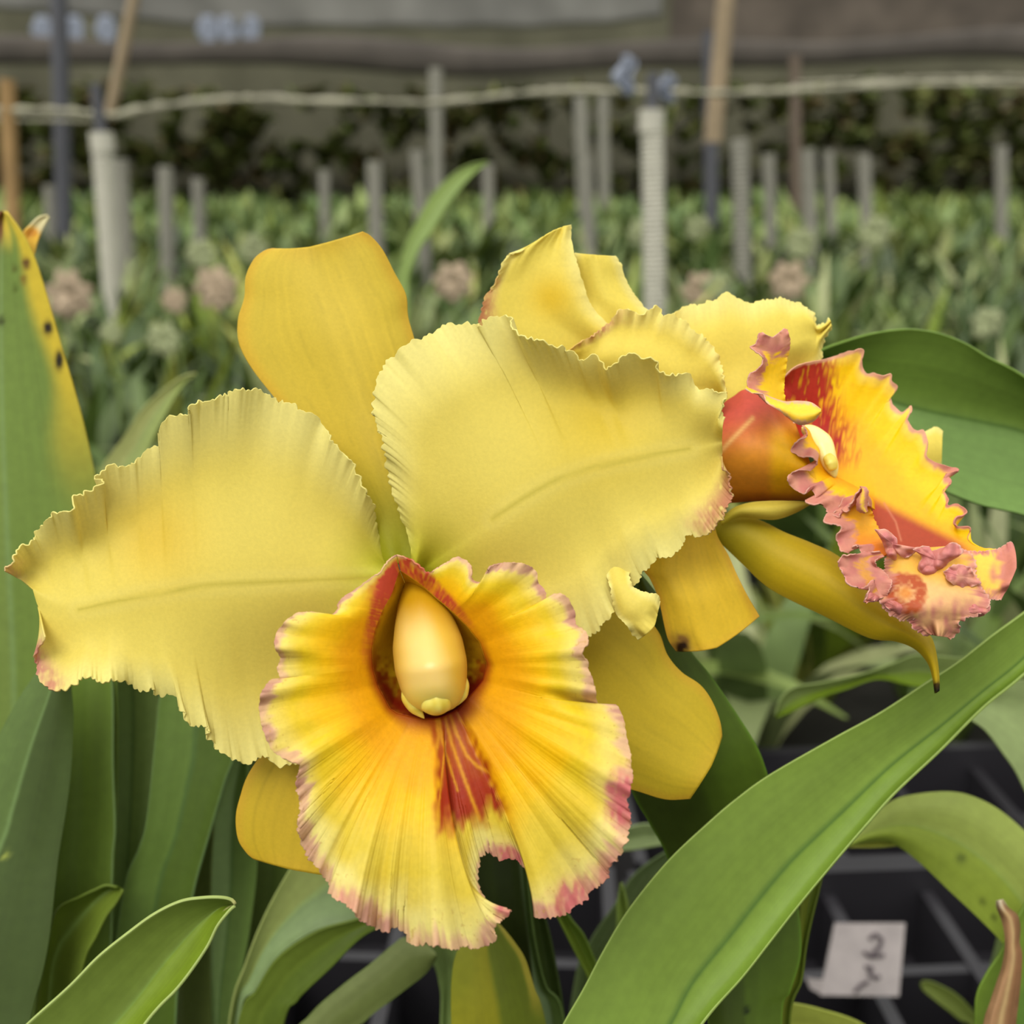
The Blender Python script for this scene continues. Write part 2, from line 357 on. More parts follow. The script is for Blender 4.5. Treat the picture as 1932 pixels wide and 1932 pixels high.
# lip ------------------------------------------------------------
RIM = [(748, 1047), (742, 1050), (725, 1068), (717, 1080), (692, 1095), (670, 1113), (649, 1126), (638, 1139), (637, 1152), (616, 1166), (594, 1157), (566, 1157), (546, 1166), (526, 1189), (518, 1217), (530, 1240), (524, 1262), (529, 1280),
       (512, 1284), (498, 1300), (491, 1318), (491, 1345), (499, 1382), (516, 1416), (548, 1437), (567, 1443), (560, 1480), (569, 1522), (564, 1552), (570, 1590), (590, 1624), (620, 1662), (629, 1692), (662, 1712), (684, 1736), (709, 1749),
       (728, 1757), (745, 1745), (769, 1764), (773, 1781), (811, 1779), (845, 1791), (875, 1785), (904, 1785), (932, 1772), (930, 1751), (943, 1735), (964, 1721), (945, 1712), (926, 1707), (909, 1687), (899, 1658), (900, 1628), (912, 1609), (928, 1607),
       (947, 1622), (966, 1616), (985, 1626), (1002, 1658), (1017, 1696), (1014, 1728), (1049, 1730), (1074, 1717), (1104, 1696), (1117, 1679), (1142, 1658), (1150, 1637), (1167, 1613), (1180, 1586), (1188, 1543), (1184, 1509), (1191, 1475),
       (1189, 1424), (1180, 1382), (1174, 1352), (1161, 1331), (1144, 1346), (1131, 1350), (1125, 1316), (1119, 1283), (1108, 1262), (1110, 1249), (1098, 1233), (1109, 1212), (1105, 1193), (1086, 1178), (1083, 1153), (1066, 1124), (1044, 1123),
       (1034, 1138), (1028, 1116), (1015, 1101), (1012, 1082), (999, 1069), (978, 1062), (939, 1064), (922, 1074), (918, 1094), (902, 1100), (890, 1092), (889, 1069), (873, 1055), (860, 1053), (837, 1066), (808, 1080), (796, 1072), (775, 1056), (748, 1047)]
# rim index point -> throat point, optional bend of the line between them
ANC = [((748, 1047), (753, 1073), None), ((692, 1095), (738, 1121), None), ((638, 1139), (720, 1152), None), ((566, 1157), (706, 1190), None), ((518, 1217), (700, 1229), None), ((529, 1280), (702, 1262), None),
       ((491, 1345), (712, 1295), None), ((567, 1443), (735, 1338), None), ((569, 1522), (750, 1347), None), ((629, 1692), (778, 1353), (670, 1540)), ((745, 1745), (800, 1356), (750, 1560)), ((845, 1791), (820, 1357), (815, 1580)), ((932, 1772), (834, 1354), (846, 1640)),
       ((964, 1721), (840, 1352), (815, 1700)), ((926, 1707), (843, 1350), (832, 1655)), ((899, 1658), (846, 1349), (866, 1560)), ((912, 1609), (850, 1347), (885, 1500)), ((947, 1622), (856, 1344), (915, 1500)), ((985, 1626), (860, 1341), (935, 1500)), ((1014, 1728), (863, 1340), (1006, 1612)), ((1074, 1717), (868, 1335), (990, 1540)), ((1180, 1586), (882, 1318), (1040, 1470)),
       ((1189, 1424), (897, 1303), None), ((1144, 1346), (912, 1285), None), ((1108, 1262), (921, 1255), None), ((1083, 1153), (907, 1212), None), ((1015, 1101), (882, 1180), None), ((918, 1094), (855, 1153), None),
       ((889, 1069), (840, 1140), None), ((860, 1053), (825, 1128), None), ((808, 1080), (800, 1105), None), ((775, 1056), (775, 1088), None), ((748, 1047), (753, 1073), None)]
rim = np.array(RIM, float); idx = []; last = -1
for a_, b_, c_ in ANC:
    d_ = np.hypot(*(rim - a_).T); cand = [i for i in range(last + 1, len(rim)) if d_[i] < 1.5]
    last = cand[0] if idx else 0
    if a_ == ANC[-1][0] and len(idx) == len(ANC) - 1: last = len(rim) - 1
    idx.append(last)
Lr = np.r_[0, np.cumsum(np.hypot(*np.diff(rim, axis=0).T))]
NU = 1500
dense = crom(RIM, 6000, 10); Ld = np.r_[0, np.cumsum(np.hypot(*np.diff(dense, axis=0).T))]; Ld = Ld / Ld[-1] * Lr[-1]
U = np.linspace(0, Lr[-1], NU)
RX, RY = np.interp(U, Ld, dense[:, 0]), np.interp(U, Ld, dense[:, 1])
ka = Lr[idx]; thr = np.array([b_ for _, b_, _ in ANC], float)
ctl = np.array([c_ if c_ else (np.array(a_) * .5 + np.array(b_) * .5) for a_, b_, c_ in ANC], float)
def kin(v):
    r = np.interp(U, ka, v); k = 15; return np.convolve(np.pad(r, k // 2, mode='edge'), np.ones(k) / k, 'valid')
TX, TY, CX, CY = kin(thr[:, 0]), kin(thr[:, 1]), kin(ctl[:, 0]), kin(ctl[:, 1])
NV = 130
v = np.linspace(0, 1, NV)[None, :]; v = 1 - (1 - v) ** 1.25
# teeth on the rim
gx, gy = np.gradient(RX), np.gradient(RY); gl = np.hypot(gx, gy) + 1e-6
ox, oy = RX - 830, RY - 1340; nx, ny = -gy / gl, gx / gl; sg = np.sign(nx * ox + ny * oy)
low = sm(1400, 1560, RY)
tt = (np.abs(vn1(U / 7.0, 3)) + .8 * vn1(U / 3.2, 4)) * (1.2 + 3.0 * low)
RX2, RY2 = RX + nx * sg * tt, RY + ny * sg * tt
X = TX[:, None] * (1 - v) ** 2 + 2 * CX[:, None] * v * (1 - v) + RX2[:, None] * v ** 2
Y = TY[:, None] * (1 - v) ** 2 + 2 * CY[:, None] * v * (1 - v) + RY2[:, None] * v ** 2
dR = kin([290, 287, 284, 282, 280, 280, 280, 280, 278, 274, 272, 270, 271, 274, 277, 281, 284, 285, 283, 278, 276, 276, 278, 281, 281, 282, 283, 285, 287, 288, 289, 290, 290])
dT = kin([292, 291, 290, 290, 290, 290, 290, 289, 289, 289, 289, 289, 289, 289, 289, 289, 289, 289, 289, 289, 289, 289, 290, 290, 290, 290, 290, 290, 291, 291, 292, 292, 292])
bul = kin([0, 1, 3, 6, 7, 7, 7, 7, 6, 7, 8, 8, 8, 6, 5, 5, 5, 5, 5, 5, 6, 7, 8, 7, 7, 6, 5, 4, 2, 1, 1, 0, 0])
W = dT[:, None] * (1 - v) + dR[:, None] * v - bul[:, None] * np.sin(v * math.pi * .9)
amp = kin([.3, .6, 1, 2.5, 3.2, 3.2, 3.2, 3.2, 3.0, 3.0, 3.2, 3.2, 3.0, 2, 1.5, .6, .6, .6, .8, 1.5, 3, 3.2, 3.4, 3.2, 3.0, 3.0, 3.0, 2.6, 2, 1.6, .8, .4, .3])
fo = vn1(U / 74.0, 61)[:, None]; fo2 = vn1(U / 27.0, 62)[:, None]; fo3 = vn1(U / 10.0, 63)[:, None]
W = W + amp[:, None] * (fo * v ** 2.4 * 1.5 + fo2 * v ** 6 * .5 + fo3 * v ** 18 * .3)
for rx_, ry_, hgt, wid, pw in ((548, 1437, 3.5, 26, 2.2), (502, 1300, 2.2, 24, 2.5), (530, 1200, -2.0, 30, 2), (570, 1590, -2.2, 22, 2.5), (600, 1640, 2.8, 16, 2.2), (640, 1703, -2.4, 14, 2.5), (672, 1725, 2.8, 15, 2.2), (709, 1749, -2.2, 12, 2.5),
                                (735, 1757, 2.4, 14, 2.2), (772, 1775, -1.8, 16, 3), (850, 1790, 3.4, 55, 1.6), (1035, 1728, 2.6, 30, 1.8), (1110, 1690, -1.6, 14, 3), (1150, 1640, -2.6, 16, 2.0), (1188, 1490, 3.6, 38, 1.7), (1190, 1400, -2.2, 22, 2.2),
                                (1125, 1316, 3.0, 20, 1.8), (1110, 1240, -1.4, 18, 3), (1100, 1180, 2.0, 28, 2), (1034, 1138, -2.0, 22, 2), (978, 1062, 1.8, 34, 2), (905, 1096, -2.0, 16, 2.2), (860, 1053, 1.6, 24, 2)):
    U0 = U[np.argmin((RX - rx_) ** 2 + (RY - ry_) ** 2)]
    W = W - hgt * np.exp(-((U[:, None] - U0) / wid) ** 2) * v ** pw
lobe = (np.exp(-((RX - 590) / 60) ** 2 - ((RY - 1450) / 34) ** 2))[:, None] * 7 * v ** 3          # the fold that stands out at the left
W = W - lobe + (np.exp(-((RX - 1140) / 40) ** 2 - ((RY - 1340) / 26) ** 2))[:, None] * 7 * sm(.45, .9, v)
# colours
def lipc(X, Y, U_, v, TXa):
    sh = X.shape; c = np.broadcast_to(lin((238, 170, 0)), sh + (3,)).copy()
    n1 = vn2(X / 46, Y / 46, 71)
    c = mix(c, lin((242, 192, 8)), sm(.20, .5, v + .1 * n1))
    c = mix(c, lin((228, 196, 32)), sm(.48, .72, v + .08 * n1))
    lowm = sm(1430, 1600, Y)
    c = mix(c, lin((220, 196, 70)), lowm * sm(.3, .6, v) * .8)
    c = c * .95; c = mix(c, lin((232, 218, 128)), sm(.70, .90, v + .05 * n1) * (.55 + .45 * lowm))
    c = c * (1 + .025 * vn2(U_ / 16, v * 3, 72))[..., None]
    pn = .05 * vn2(U_ / 30, v * 2, 75) + .035 * vn2(U_ / 8, v * 9, 76)
    apex = np.exp(-((X - 770) / 120) ** 2 - ((Y - 1070) / 60) ** 2)
    c = mix(c, lin((218, 176, 136)), sm(.875, .95, v + pn) * .9)
    c = mix(c, lin((186, 130, 116)), sm(.93, 1.0, v + pn * 2.2) * (.45 + .4 * vn2(U_ / 22, v * 4, 77)).clip(0, 1))
    for cx, cy, r, s_ in ((1175, 1500, 40, 1.2), (1168, 1530, 26, .8), (1080, 1700, 42, 1.1), (1150, 1650, 30, .5), (655, 1700, 25, .6), (960, 1620, 26, 1.2), (950, 1716, 16, .8)):
        c = mix(c, lin((200, 100, 104)), np.clip(np.exp(-((X - cx) ** 2 + (Y - cy) ** 2) / r ** 2) * s_ * (1 + .6 * vn2(X / 7, Y / 16, 78)), 0, .85) * sm(.80, .90, v))
    # red lattice along the throat ring
    st = .5 + .5 * vn2(U_ / 5.5, v * 4, 81) + .35 * vn2(X / 5, Y / 14, 82)
    left = sm(820, 700, X) * sm(1300, 1150, Y); wl = .17 + .55 * np.exp(-((X - 720) / 45) ** 2 - ((Y - 1110) / 45) ** 2)
    c = mix(c, lin((196, 84, 44)), np.clip(sm(1.0, .35, v / wl) * (.45 + st), 0, 1) * left)
    c = mix(c, lin((196, 74, 50)), np.clip(sm(1.05, .7, v / .93) * np.exp(-((X - 733) / 34) ** 2 - ((Y - 1098) / 48) ** 2) * 1.6 * (.6 + st * .5), 0, 1))
    dr = poly(X, Y, [(765, 1062), (800, 1088), (830, 1122), (862, 1158), (892, 1196)])
    c = mix(c, lin((190, 72, 44)), np.clip(sm(20, 8, dr) * (.5 + st * .7), 0, 1) * sm(1210, 1130, Y))
    c = mix(c, lin((150, 52, 8)), sm(.10, .0, v) * sm(1150, 1260, Y) * .9)
    # red fan blotch of the mid lobe
    ax = (Y - 1345) / 200.0; cx = 836 + 52 * ax; lx = 806 + 10 * ax + 12 * np.sin(ax * 2.6); rx = 872 + 82 * ax + 24 * ax * ax
    q = vn2(X / 9, Y / 20, 83) * 7
    inside = sm(-8, 9, X - lx + q) * sm(-10, 14, rx - X + q * 1.6) * sm(1325, 1345, Y) * sm(1572, 1520, Y + .35 * (X - 880) + q * 3.0)
    rc = mix(np.broadcast_to(lin((166, 70, 8)), sh + (3,)), lin((156, 30, 12)), sm(1400, 1500, Y + q * 2))
    c = mix(c, rc, np.clip(inside, 0, 1) * .97)
    c = mix(c, lin((206, 110, 60)), np.clip(inside, 0, 1) * sm(1530, 1580, Y + q * 3) * .6)
    for pl, w_ in (([(838, 1345), (852, 1400), (880, 1480), (905, 1548)], 3.6), ([(828, 1350), (834, 1400), (848, 1440), (864, 1492)], 2.6), ([(848, 1345), (862, 1385), (880, 1425), (900, 1445), (940, 1468), (990, 1480)], 3.6),
                   ([(822, 1410), (814, 1470), (812, 1540)], 4.0), ([(824, 1352), (828, 1390), (822, 1412)], 4.5), ([(862, 1345), (880, 1375), (900, 1385), (930, 1440)], 3.0), ([(840, 1400), (832, 1470), (826, 1530)], 2.0)):
        d = poly(X, Y, pl) + .8 * vn2(X / 5, Y / 5, 85)
        c = mix(c, lin((214, 146, 22)), np.exp(-(d / w_) ** 2) * .85 * inside)
    c = mix(c, lin((120, 26, 4)), np.exp(-((X - 850) / 55) ** 2 - ((Y - 1338) / 24) ** 2) * .9)
    # freckles
    fr = vn2(X / 6, Y / 6, 90); c = mix(c, lin((190, 150, 70)), (fr > .8) * sm(.7, .9, v) * .5)
    return c
Ua = np.broadcast_to(U[:, None], X.shape)
g = (X, Y, W, lipc(X, Y, Ua, np.broadcast_to(v, X.shape), None))
# inner funnel going back to the hub
NK = 26; k = np.linspace(0, 1, NK)[None, :]
hx, hy = 800, 1190
FX = TX[:, None] * (1 - .42 * k ** 1.5) + hx * .42 * k ** 1.5; FY = TY[:, None] * (1 - .42 * k ** 1.5) + hy * .42 * k ** 1.5
FW = dT[:, None] + 18 * k
fc = np.broadcast_to(lin((222, 180, 26)), FX.shape + (3,)).copy()
fc = mix(fc, lin((160, 66, 8)), np.clip(sm(1190, 1270, FY) * sm(-.2, .6, .75 - k + .4 * vn2(FX / 8, FY / 8, 91)), 0, 1))
fc = mix(fc, lin((130, 26, 6)), sm(1255, 1300, FY) * sm(.9, .3, k))
fc = mix(fc, lin((184, 100, 20)), np.clip(sm(.35, .0, k) * (.6 + .6 * vn2(FX / 6, FY / 6, 92)), 0, 1) * sm(790, 740, FX))
lip = mkmesh('lip', [g, (FX, FY, FW, fc)], LIP, bloom, .5)
lip['label'] = 'ruffled orange-yellow lip with pink fringe'
# back closing disc of the funnel
th = np.linspace(0, 2 * math.pi, 61)[None, :]; rr = np.linspace(0, 1, 10)[:, None]
tube_back = (790 + 90 * rr * np.cos(th), 1200 + 110 * rr * np.sin(th), 308 + 0 * rr + 0 * th, np.broadcast_to(lin((206, 176, 40)), (10, 61, 3)))
mkmesh('throat', [tube_back], LIP, bloom, .6)
# column
def colc(X, Y, S, T):
    c = np.broadcast_to(lin((218, 186, 104)), X.shape + (3,)).copy()
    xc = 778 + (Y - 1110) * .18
    c = mix(c, lin((206, 166, 58)), sm(.30, .95, np.abs((X - xc + 6) / (34 + (Y - 1110) * .2)).clip(0, 1.2)))  # golden sides against the cream centre paint in side shading and highlight
    c = mix(c, lin((186, 140, 16)), sm(1205, 1130, Y)); c = mix(c, lin((226, 212, 96)), sm(1285, 1330, Y) * .7)  # olive upper part is painted throat shadow; the tip is yellower
    return c
body = tube([(776, 1086), (790, 1130), (800, 1175), (809, 1230), (817, 1285), (819, 1320), (819, 1346)], [18, 40, 56, 67, 69, 62, 50], [304, 300, 296, 291, 287, 286, 287], 1.25, colc, ns=60, nr=40)
cl = mkmesh('column', [body], COLUMN, bloom, 0)
cl['label'] = 'cream club-shaped column in the throat'
def capc(X, Y, S, T):
    return mix(np.broadcast_to(lin((232, 218, 112)), X.shape + (3,)), lin((206, 182, 60)), .5 + .5 * vn2(X / 9, Y / 9, 95))
def cap_at(parent, pts, rad, d, name='anther_cap', m=COLUMN):
    gl = [tube(p, r, dd, 1.1, capc, ns=24, nr=20) for p, r, dd in zip(pts, rad, d)]
    org = parent.parent.location
    o = mkmesh(name, gl, m, parent.parent, 0); o.parent = parent
    return o
cap_at(cl, [[(796, 1318), (822, 1324), (850, 1317)], [(872, 1270), (872, 1304), (862, 1332)], [(764, 1290), (776, 1326), (801, 1356)]],
       [[20, 27, 18], [6, 13, 12, 2], [6, 15, 12, 2]], [[281, 280, 281], [286, 286, 286], [286, 286, 286]])

# ------------------------------------------------------------------ second bloom
hub2 = P(1345, 930, .338)
b2 = empty('cattleya_bloom', tuple(hub2), 'yellow orchid bloom turned to the right, partly behind the larger bloom', 'flower', 'yellow cattleya blooms')
pc2 = lambda **k: petal_col(base=(236, 216, 96), edge=(240, 228, 142), root=(238, 214, 80), **k)
# near petal: left fold, back fold and the ruffled flap
A = [(1330, 790), (1260, 700), (1180, 640), (1120, 585), (1098, 530), (1084, 480), (1077, 450), (1077, 424)]
B = [(1250, 850), (1100, 780), (1000, 700), (940, 650), (906, 612), (908, 585), (915, 560), (928, 540), (940, 515), (955, 485), (972, 478), (985, 474)]
M = [(1290, 820), (1180, 720), (1100, 650), (1030, 590), (1000, 530), (1010, 480), (1042, 436)]
s1 = sheet(A, B, M, ([336, 330, 328, 326, 327], [337, 333, 330, 327, 326], [338, 335, 331, 328, 326]), pc2(seed=41, pinks=((912, 590, 34, (204, 140, 96), 1.5), (930, 545, 26, (220, 170, 110), .9)), gold=((240, 204, 50), 1040, 560, 40)), ns=220, ntt=71, ruffle=2.4, rf=9, teeth=4, tf=46, seed=51, ra=.3, tiprow=1.2, sway=3)
A = [(1100, 690), (1085, 600), (1078, 530), (1080, 490), (1086, 478)]
B = [(1330, 740), (1260, 640), (1222, 588), (1198, 560), (1180, 530), (1170, 500), (1160, 484)]
s2 = sheet(A, B, None, ([336, 336, 336, 336], [335, 333, 332, 333], [336, 337, 338, 338]), pc2(seed=43), ns=140, ntt=61, ruffle=1.5, rf=6, teeth=2, tf=30, seed=53, tiprow=1.5, sway=2.5)
A = [(1066, 668), (1080, 655), (1105, 640), (1130, 625), (1152, 608), (1165, 592), (1180, 588), (1200, 592), (1218, 590), (1238, 582), (1250, 600), (1266, 594), (1290, 606), (1312, 625), (1330, 636), (1350, 668), (1362, 700), (1368, 742)]
B = [(1066, 690), (1100, 720), (1150, 760), (1220, 790), (1290, 810), (1345, 800), (1362, 770)]
M = [(1066, 680), (1110, 680), (1160, 675), (1220, 690), (1290, 720), (1340, 735), (1366, 752)]
s3 = sheet(A, B, M, ([327, 323, 321, 321, 323], [328, 326, 326, 326, 327], [330, 330, 330, 330, 330]), pc2(seed=45, pinks=((1120, 632, 60, (214, 160, 110), .9),)), ns=240, ntt=61, ruffle=2.8, rf=13, teeth=4, tf=50, seed=57, rb=0, sway=2)
tag(mkmesh('petal', [s1, s2, s3], PETAL, b2, .45), 'crumpled pale yellow petal on the near side')
# far petal
A = [(1240, 615), (1262, 596), (1300, 580), (1340, 568), (1370, 558), (1400, 570), (1412, 574), (1440, 566), (1470, 562), (1488, 574), (1512, 574), (1530, 590), (1538, 612), (1552, 612), (1566, 602)]
B = [(1250, 800), (1320, 830), (1400, 820), (1470, 760), (1510, 720), (1540, 690), (1546, 660), (1554, 638), (1569, 616)]
s4 = sheet(A, B, None, ([338, 340, 342, 343], [337, 338, 339, 340], [338, 340, 343, 344]), pc2(seed=47), ns=240, ntt=61, ruffle=1.5, rf=7, teeth=4, tf=42, seed=59, sway=3)
A = [(1640, 780), (1700, 830), (1735, 822), (1752, 812), (1765, 806), (1778, 815)]
B = [(1640, 840), (1690, 880), (1735, 885), (1765, 882), (1776, 878)]
s5 = sheet(A, B, None, ([346, 347, 348], [345, 345, 346], [345, 346, 348]), pc2(seed=48), ns=70, ntt=41, ruffle=.8, rf=5, teeth=2, tf=20, seed=61)
tag(mkmesh('petal', [s4, s5], PETAL, b2, .45), 'pale yellow petal behind the red-throated lip')
# sepals of the second bloom
A = [(1300, 900), (1250, 990), (1222, 1040), (1214, 1072), (1226, 1090), (1240, 1120), (1248, 1150), (1254, 1180), (1262, 1208), (1276, 1228)]
B = [(1340, 960), (1352, 1010), (1372, 1045), (1390, 1085), (1410, 1125), (1432, 1163)]
M = [(1322, 930), (1300, 1010), (1305, 1080), (1325, 1140), (1340, 1190), (1352, 1222)]
s = sheet(A, B, M, ([332, 327, 325, 326], [331, 325, 321, 322], [333, 330, 328, 328]), sepal_col(base=(232, 196, 52), root=(220, 186, 44), edge=(228, 176, 60), seed=61, spots=((1284, 1212, 17, (150, 110, 50)), (1287, 1222, 11, (44, 24, 10)))), ns=120, ntt=51, sway=2, tiprow=.5)
tag(mkmesh('sepal', [s], PETAL, b2, .6), 'golden sepal with a brown bruised tip')
A = [(1322, 985), (1350, 970), (1400, 972), (1440, 985), (1480, 1005), (1530, 1025), (1581, 1050), (1640, 1100), (1700, 1150), (1749, 1195), (1761, 1216), (1768, 1251), (1771, 1285), (1771, 1303)]
B = [(1322, 992), (1345, 1010), (1400, 1062), (1440, 1100), (1480, 1125), (1557, 1162), (1639, 1202), (1690, 1209), (1726, 1223), (1750, 1248), (1760, 1275), (1765, 1308)]
s = sheet(A, B, None, ([336, 332, 325, 318, 316], [335, 329, 320, 313, 314], [336, 334, 328, 318, 316]), sepal_col(base=(206, 176, 30), root=(168, 156, 30), edge=(208, 178, 50), seed=63, spots=((1769, 1297, 10, (70, 50, 10)), (1766, 1306, 8, (30, 24, 10)))), ns=150, ntt=41)
tag(mkmesh('sepal', [s], PETAL, b2, .6), 'long tapering sepal pointing down with a dried brown tip')
A = [(1360, 985), (1380, 962), (1410, 950), (1450, 946), (1490, 946), (1530, 948)]
B = [(1362, 990), (1395, 975), (1430, 978), (1465, 979), (1500, 967), (1530, 950)]
s = sheet(A, B, None, ([330, 327, 326], [329, 324, 325], [330, 327, 327]), sepal_col(base=(216, 196, 78), root=(196, 180, 50), edge=(216, 196, 90), seed=65), ns=60, ntt=21)
tag(mkmesh('sepal', [s], PETAL, b2, .5), 'short narrow sepal under the lip tube')

# lip of the second bloom, seen from the side
PK = (214, 146, 126); PKD = (194, 110, 106)
def frillc(inner, pink=PK, w_=.45, side=-1, seed=0, both=False, tip=False, rim2=(226, 176, 156), pd=PKD):
    def f(X, Y, S, T):
        c = np.broadcast_to(lin(inner), X.shape + (3,)).copy() if not callable(inner) else inner(X, Y, S, T)
        t = np.abs(T) if both else T * side
        if tip: t = np.maximum(t, 2 * S - 1)
        n_ = .18 * vn2(S * 26, T * 3, seed) + .1 * vn2(S * 60, T * 6, seed + 1)
        k_ = sm(1 - w_ - .2, 1 - w_ + .15, t + n_)
        c = mix(c, lin(pink), k_ * .95); c = mix(c, lin(pd), k_ * (.35 + .5 * vn2(X / 14, Y / 14, seed + 2)).clip(0, 1))
        c = mix(c, lin(rim2), sm(.955, 1.0, t) * .8)
        return c
    return f
def tubec(X, Y, S, T):
    c = np.broadcast_to(lin((218, 142, 40)), X.shape + (3,)).copy()
    c = mix(c, lin((200, 84, 70)), sm(870, 770, Y + (X - 1400) * .35)); c = mix(c, lin((232, 176, 20)), sm(1440, 1470, X) * sm(790, 850, Y))
    c = mix(c, lin((176, 92, 6)), sm(915, 950, Y)); d = seg(X, Y, (1352, 860), (1420, 790))[0]
    c = mix(c, lin((232, 186, 110)), np.exp(-(d / 4) ** 2) * .8)
    return c * (1 + .05 * vn2(X / 10, Y / 10, 66))[..., None]
A = [(1330, 800), (1360, 765), (1385, 748), (1405, 736), (1440, 742), (1475, 780), (1500, 800)]
B = [(1330, 940), (1370, 948), (1420, 945), (1470, 944), (1520, 944), (1560, 955)]
M = [(1330, 860), (1380, 850), (1430, 850), (1480, 860), (1515, 880), (1540, 905)]
tb = sheet(A, B, M, ([338, 336, 334, 332], [326, 320, 317, 317], [336, 334, 332, 328]), tubec, ns=120, ntt=61, quad=1.0)
# far wall of the open lip
def farc(X, Y, S, T):
    c = np.broadcast_to(lin((252, 186, 0)), X.shape + (3,)).copy()
    c = mix(c, lin((253, 206, 10)), sm(-.1, -.5, T)); c = mix(c, lin((252, 216, 90)), sm(-.72, -.95, T))
    n_ = vn2(X / 7 + Y / 22, Y / 26, 67); n2 = vn2(X / 4.5 + Y / 30, Y / 20, 68)
    rb_ = 1588 + .16 * (Y - 760) + 14 * n_
    red = sm(25, -25, X - rb_ + 26 * n2 * sm(1510, 1560, X)) * sm(900, 850, Y)
    rc = mix(np.broadcast_to(lin((186, 56, 40)), X.shape + (3,)), lin((178, 34, 14)), sm(700, 800, Y)); rc = rc * (1 + .16 * n2)[..., None]
    lat = np.clip(.72 + n2 * 1.2 + sm(1590, 1530, X) * .7 + sm(780, 820, Y) * .4, 0, 1)
    c = mix(c, rc, red * lat)
    c = mix(c, lin((226, 168, 136)), sm(-.90, -.97, T + .03 * n_)); c = mix(c, lin((214, 140, 120)), sm(-.82, -.95, T + .05 * n_) * sm(1740, 1780, X))
    # red valley of the mid lobe
    ins = sm(-6, 22, (Y - (925 + (X - 1630) * .50))) * sm(1622, 1645, X) * sm(1860, 1800, X)
    c = mix(c, lin((176, 50, 26)), ins * .95 * sm(1080, 1040, Y)); c = mix(c, lin((226, 120, 40)), np.exp(-(seg(X, Y, (1640, 925), (1790, 1040))[0] / 4) ** 2) * .0)
    d = poly(X, Y, [(1668, 950), (1690, 985), (1700, 1020)]); c = mix(c, lin((216, 130, 90)), np.exp(-(d / 2) ** 2) * .7)
    return c
A = [(1478, 712), (1500, 692), (1530, 682), (1560, 677), (1588, 668), (1606, 663), (1628, 660), (1626, 685), (1634, 704), (1650, 702), (1664, 708), (1681, 705), (1683, 718), (1694, 730), (1680, 750), (1690, 772), (1704, 778), (1718, 765), (1720, 774), (1712, 792), (1728, 812), (1742, 812),
     (1750, 835), (1748, 862), (1770, 876), (1808, 886), (1785, 897), (1796, 908), (1782, 924), (1790, 940), (1788, 952), (1808, 950), (1824, 966), (1804, 978), (1804, 994), (1830, 996), (1826, 1018), (1848, 1034), (1880, 1036)]
B = [(1476, 740), (1490, 800), (1530, 850), (1560, 890), (1600, 922), (1640, 945), (1655, 1000), (1700, 1040), (1760, 1055), (1820, 1060), (1870, 1050)]
M = [(1477, 726), (1530, 765), (1590, 805), (1630, 850), (1660, 890), (1700, 935), (1740, 975), (1790, 1010), (1874, 1042)]
fw = sheet(A, B, M, ([334, 336, 336, 334, 330, 324, 318, 314], [338, 341, 339, 335, 330, 324, 318, 314], [336, 340, 336, 332, 328, 322, 316, 312]), farc, ns=360, ntt=81, ruffle=1.6, rf=16, rp_=4, rb=.1, teeth=1.5, tf=50, seed=71, quad=.3)
# near wall inner face and its pink zigzag frill
YI = (250, 190, 10)
def nearin(X, Y, S, T):
    c = np.broadcast_to(lin((250, 196, 16)), X.shape + (3,)).copy(); return mix(c, lin((240, 160, 10)), sm(.2, 1, T))
A = [(1496, 797), (1512, 800), (1523, 822), (1505, 832), (1494, 850), (1512, 862), (1532, 862), (1541, 874), (1528, 886), (1503, 888), (1486, 905), (1500, 925), (1518, 932), (1530, 918), (1538, 940), (1518, 945), (1532, 950), (1552, 950), (1565, 968), (1582, 975), (1588, 962), (1602, 960), (1622, 925), (1636, 935), (1640, 955)]
B = [(1506, 797), (1530, 815), (1545, 840), (1556, 872), (1572, 896), (1594, 908), (1620, 922), (1646, 942), (1650, 962)]
nw = sheet(A, B, None, ([320, 314, 312, 311, 310], [322, 318, 316, 316, 314], [328, 326, 324, 322, 320]), frillc(nearin, w_=.95, side=-1, seed=81), ns=300, ntt=41, ruffle=2.2, rf=16, rp_=2, rb=0, teeth=2, tf=60, seed=73, quad=0)
# upright piece and tongue
A = [(1448, 762), (1430, 744), (1411, 730), (1414, 708), (1432, 695), (1440, 675), (1428, 664), (1414, 655), (1427, 648), (1432, 632), (1439, 628)]
B = [(1484, 768), (1478, 740), (1480, 712), (1483, 690), (1487, 665), (1490, 645), (1486, 624), (1478, 620)]
M = [(1465, 765), (1456, 738), (1450, 710), (1452, 690), (1456, 665), (1457, 650), (1458, 636)]
up = sheet(A, B, M, ([312, 311, 311, 312], [316, 316, 315, 314], [320, 320, 320, 318]), frillc((252, 206, 30), w_=.55, side=-1, seed=83, tip=True), ns=130, ntt=41, ruffle=1.6, rf=7, teeth=1.5, tf=30, seed=75, quad=.2, tiprow=1.5)
A = [(1408, 728), (1430, 740), (1455, 750), (1480, 758), (1505, 757), (1530, 760), (1549, 773)]
B = [(1406, 734), (1420, 742), (1440, 744), (1447, 760), (1465, 771), (1482, 782), (1500, 797), (1514, 801), (1536, 793), (1549, 777)]
tg = sheet(A, B, None, ([314, 310, 306, 304], [312, 306, 300, 298], [310, 305, 301, 300]), frillc((250, 208, 60), pink=(232, 186, 150), pd=(214, 160, 130), w_=.25, both=True, seed=85, tip=False), ns=110, ntt=31, ruffle=.5, rf=5, seed=77)
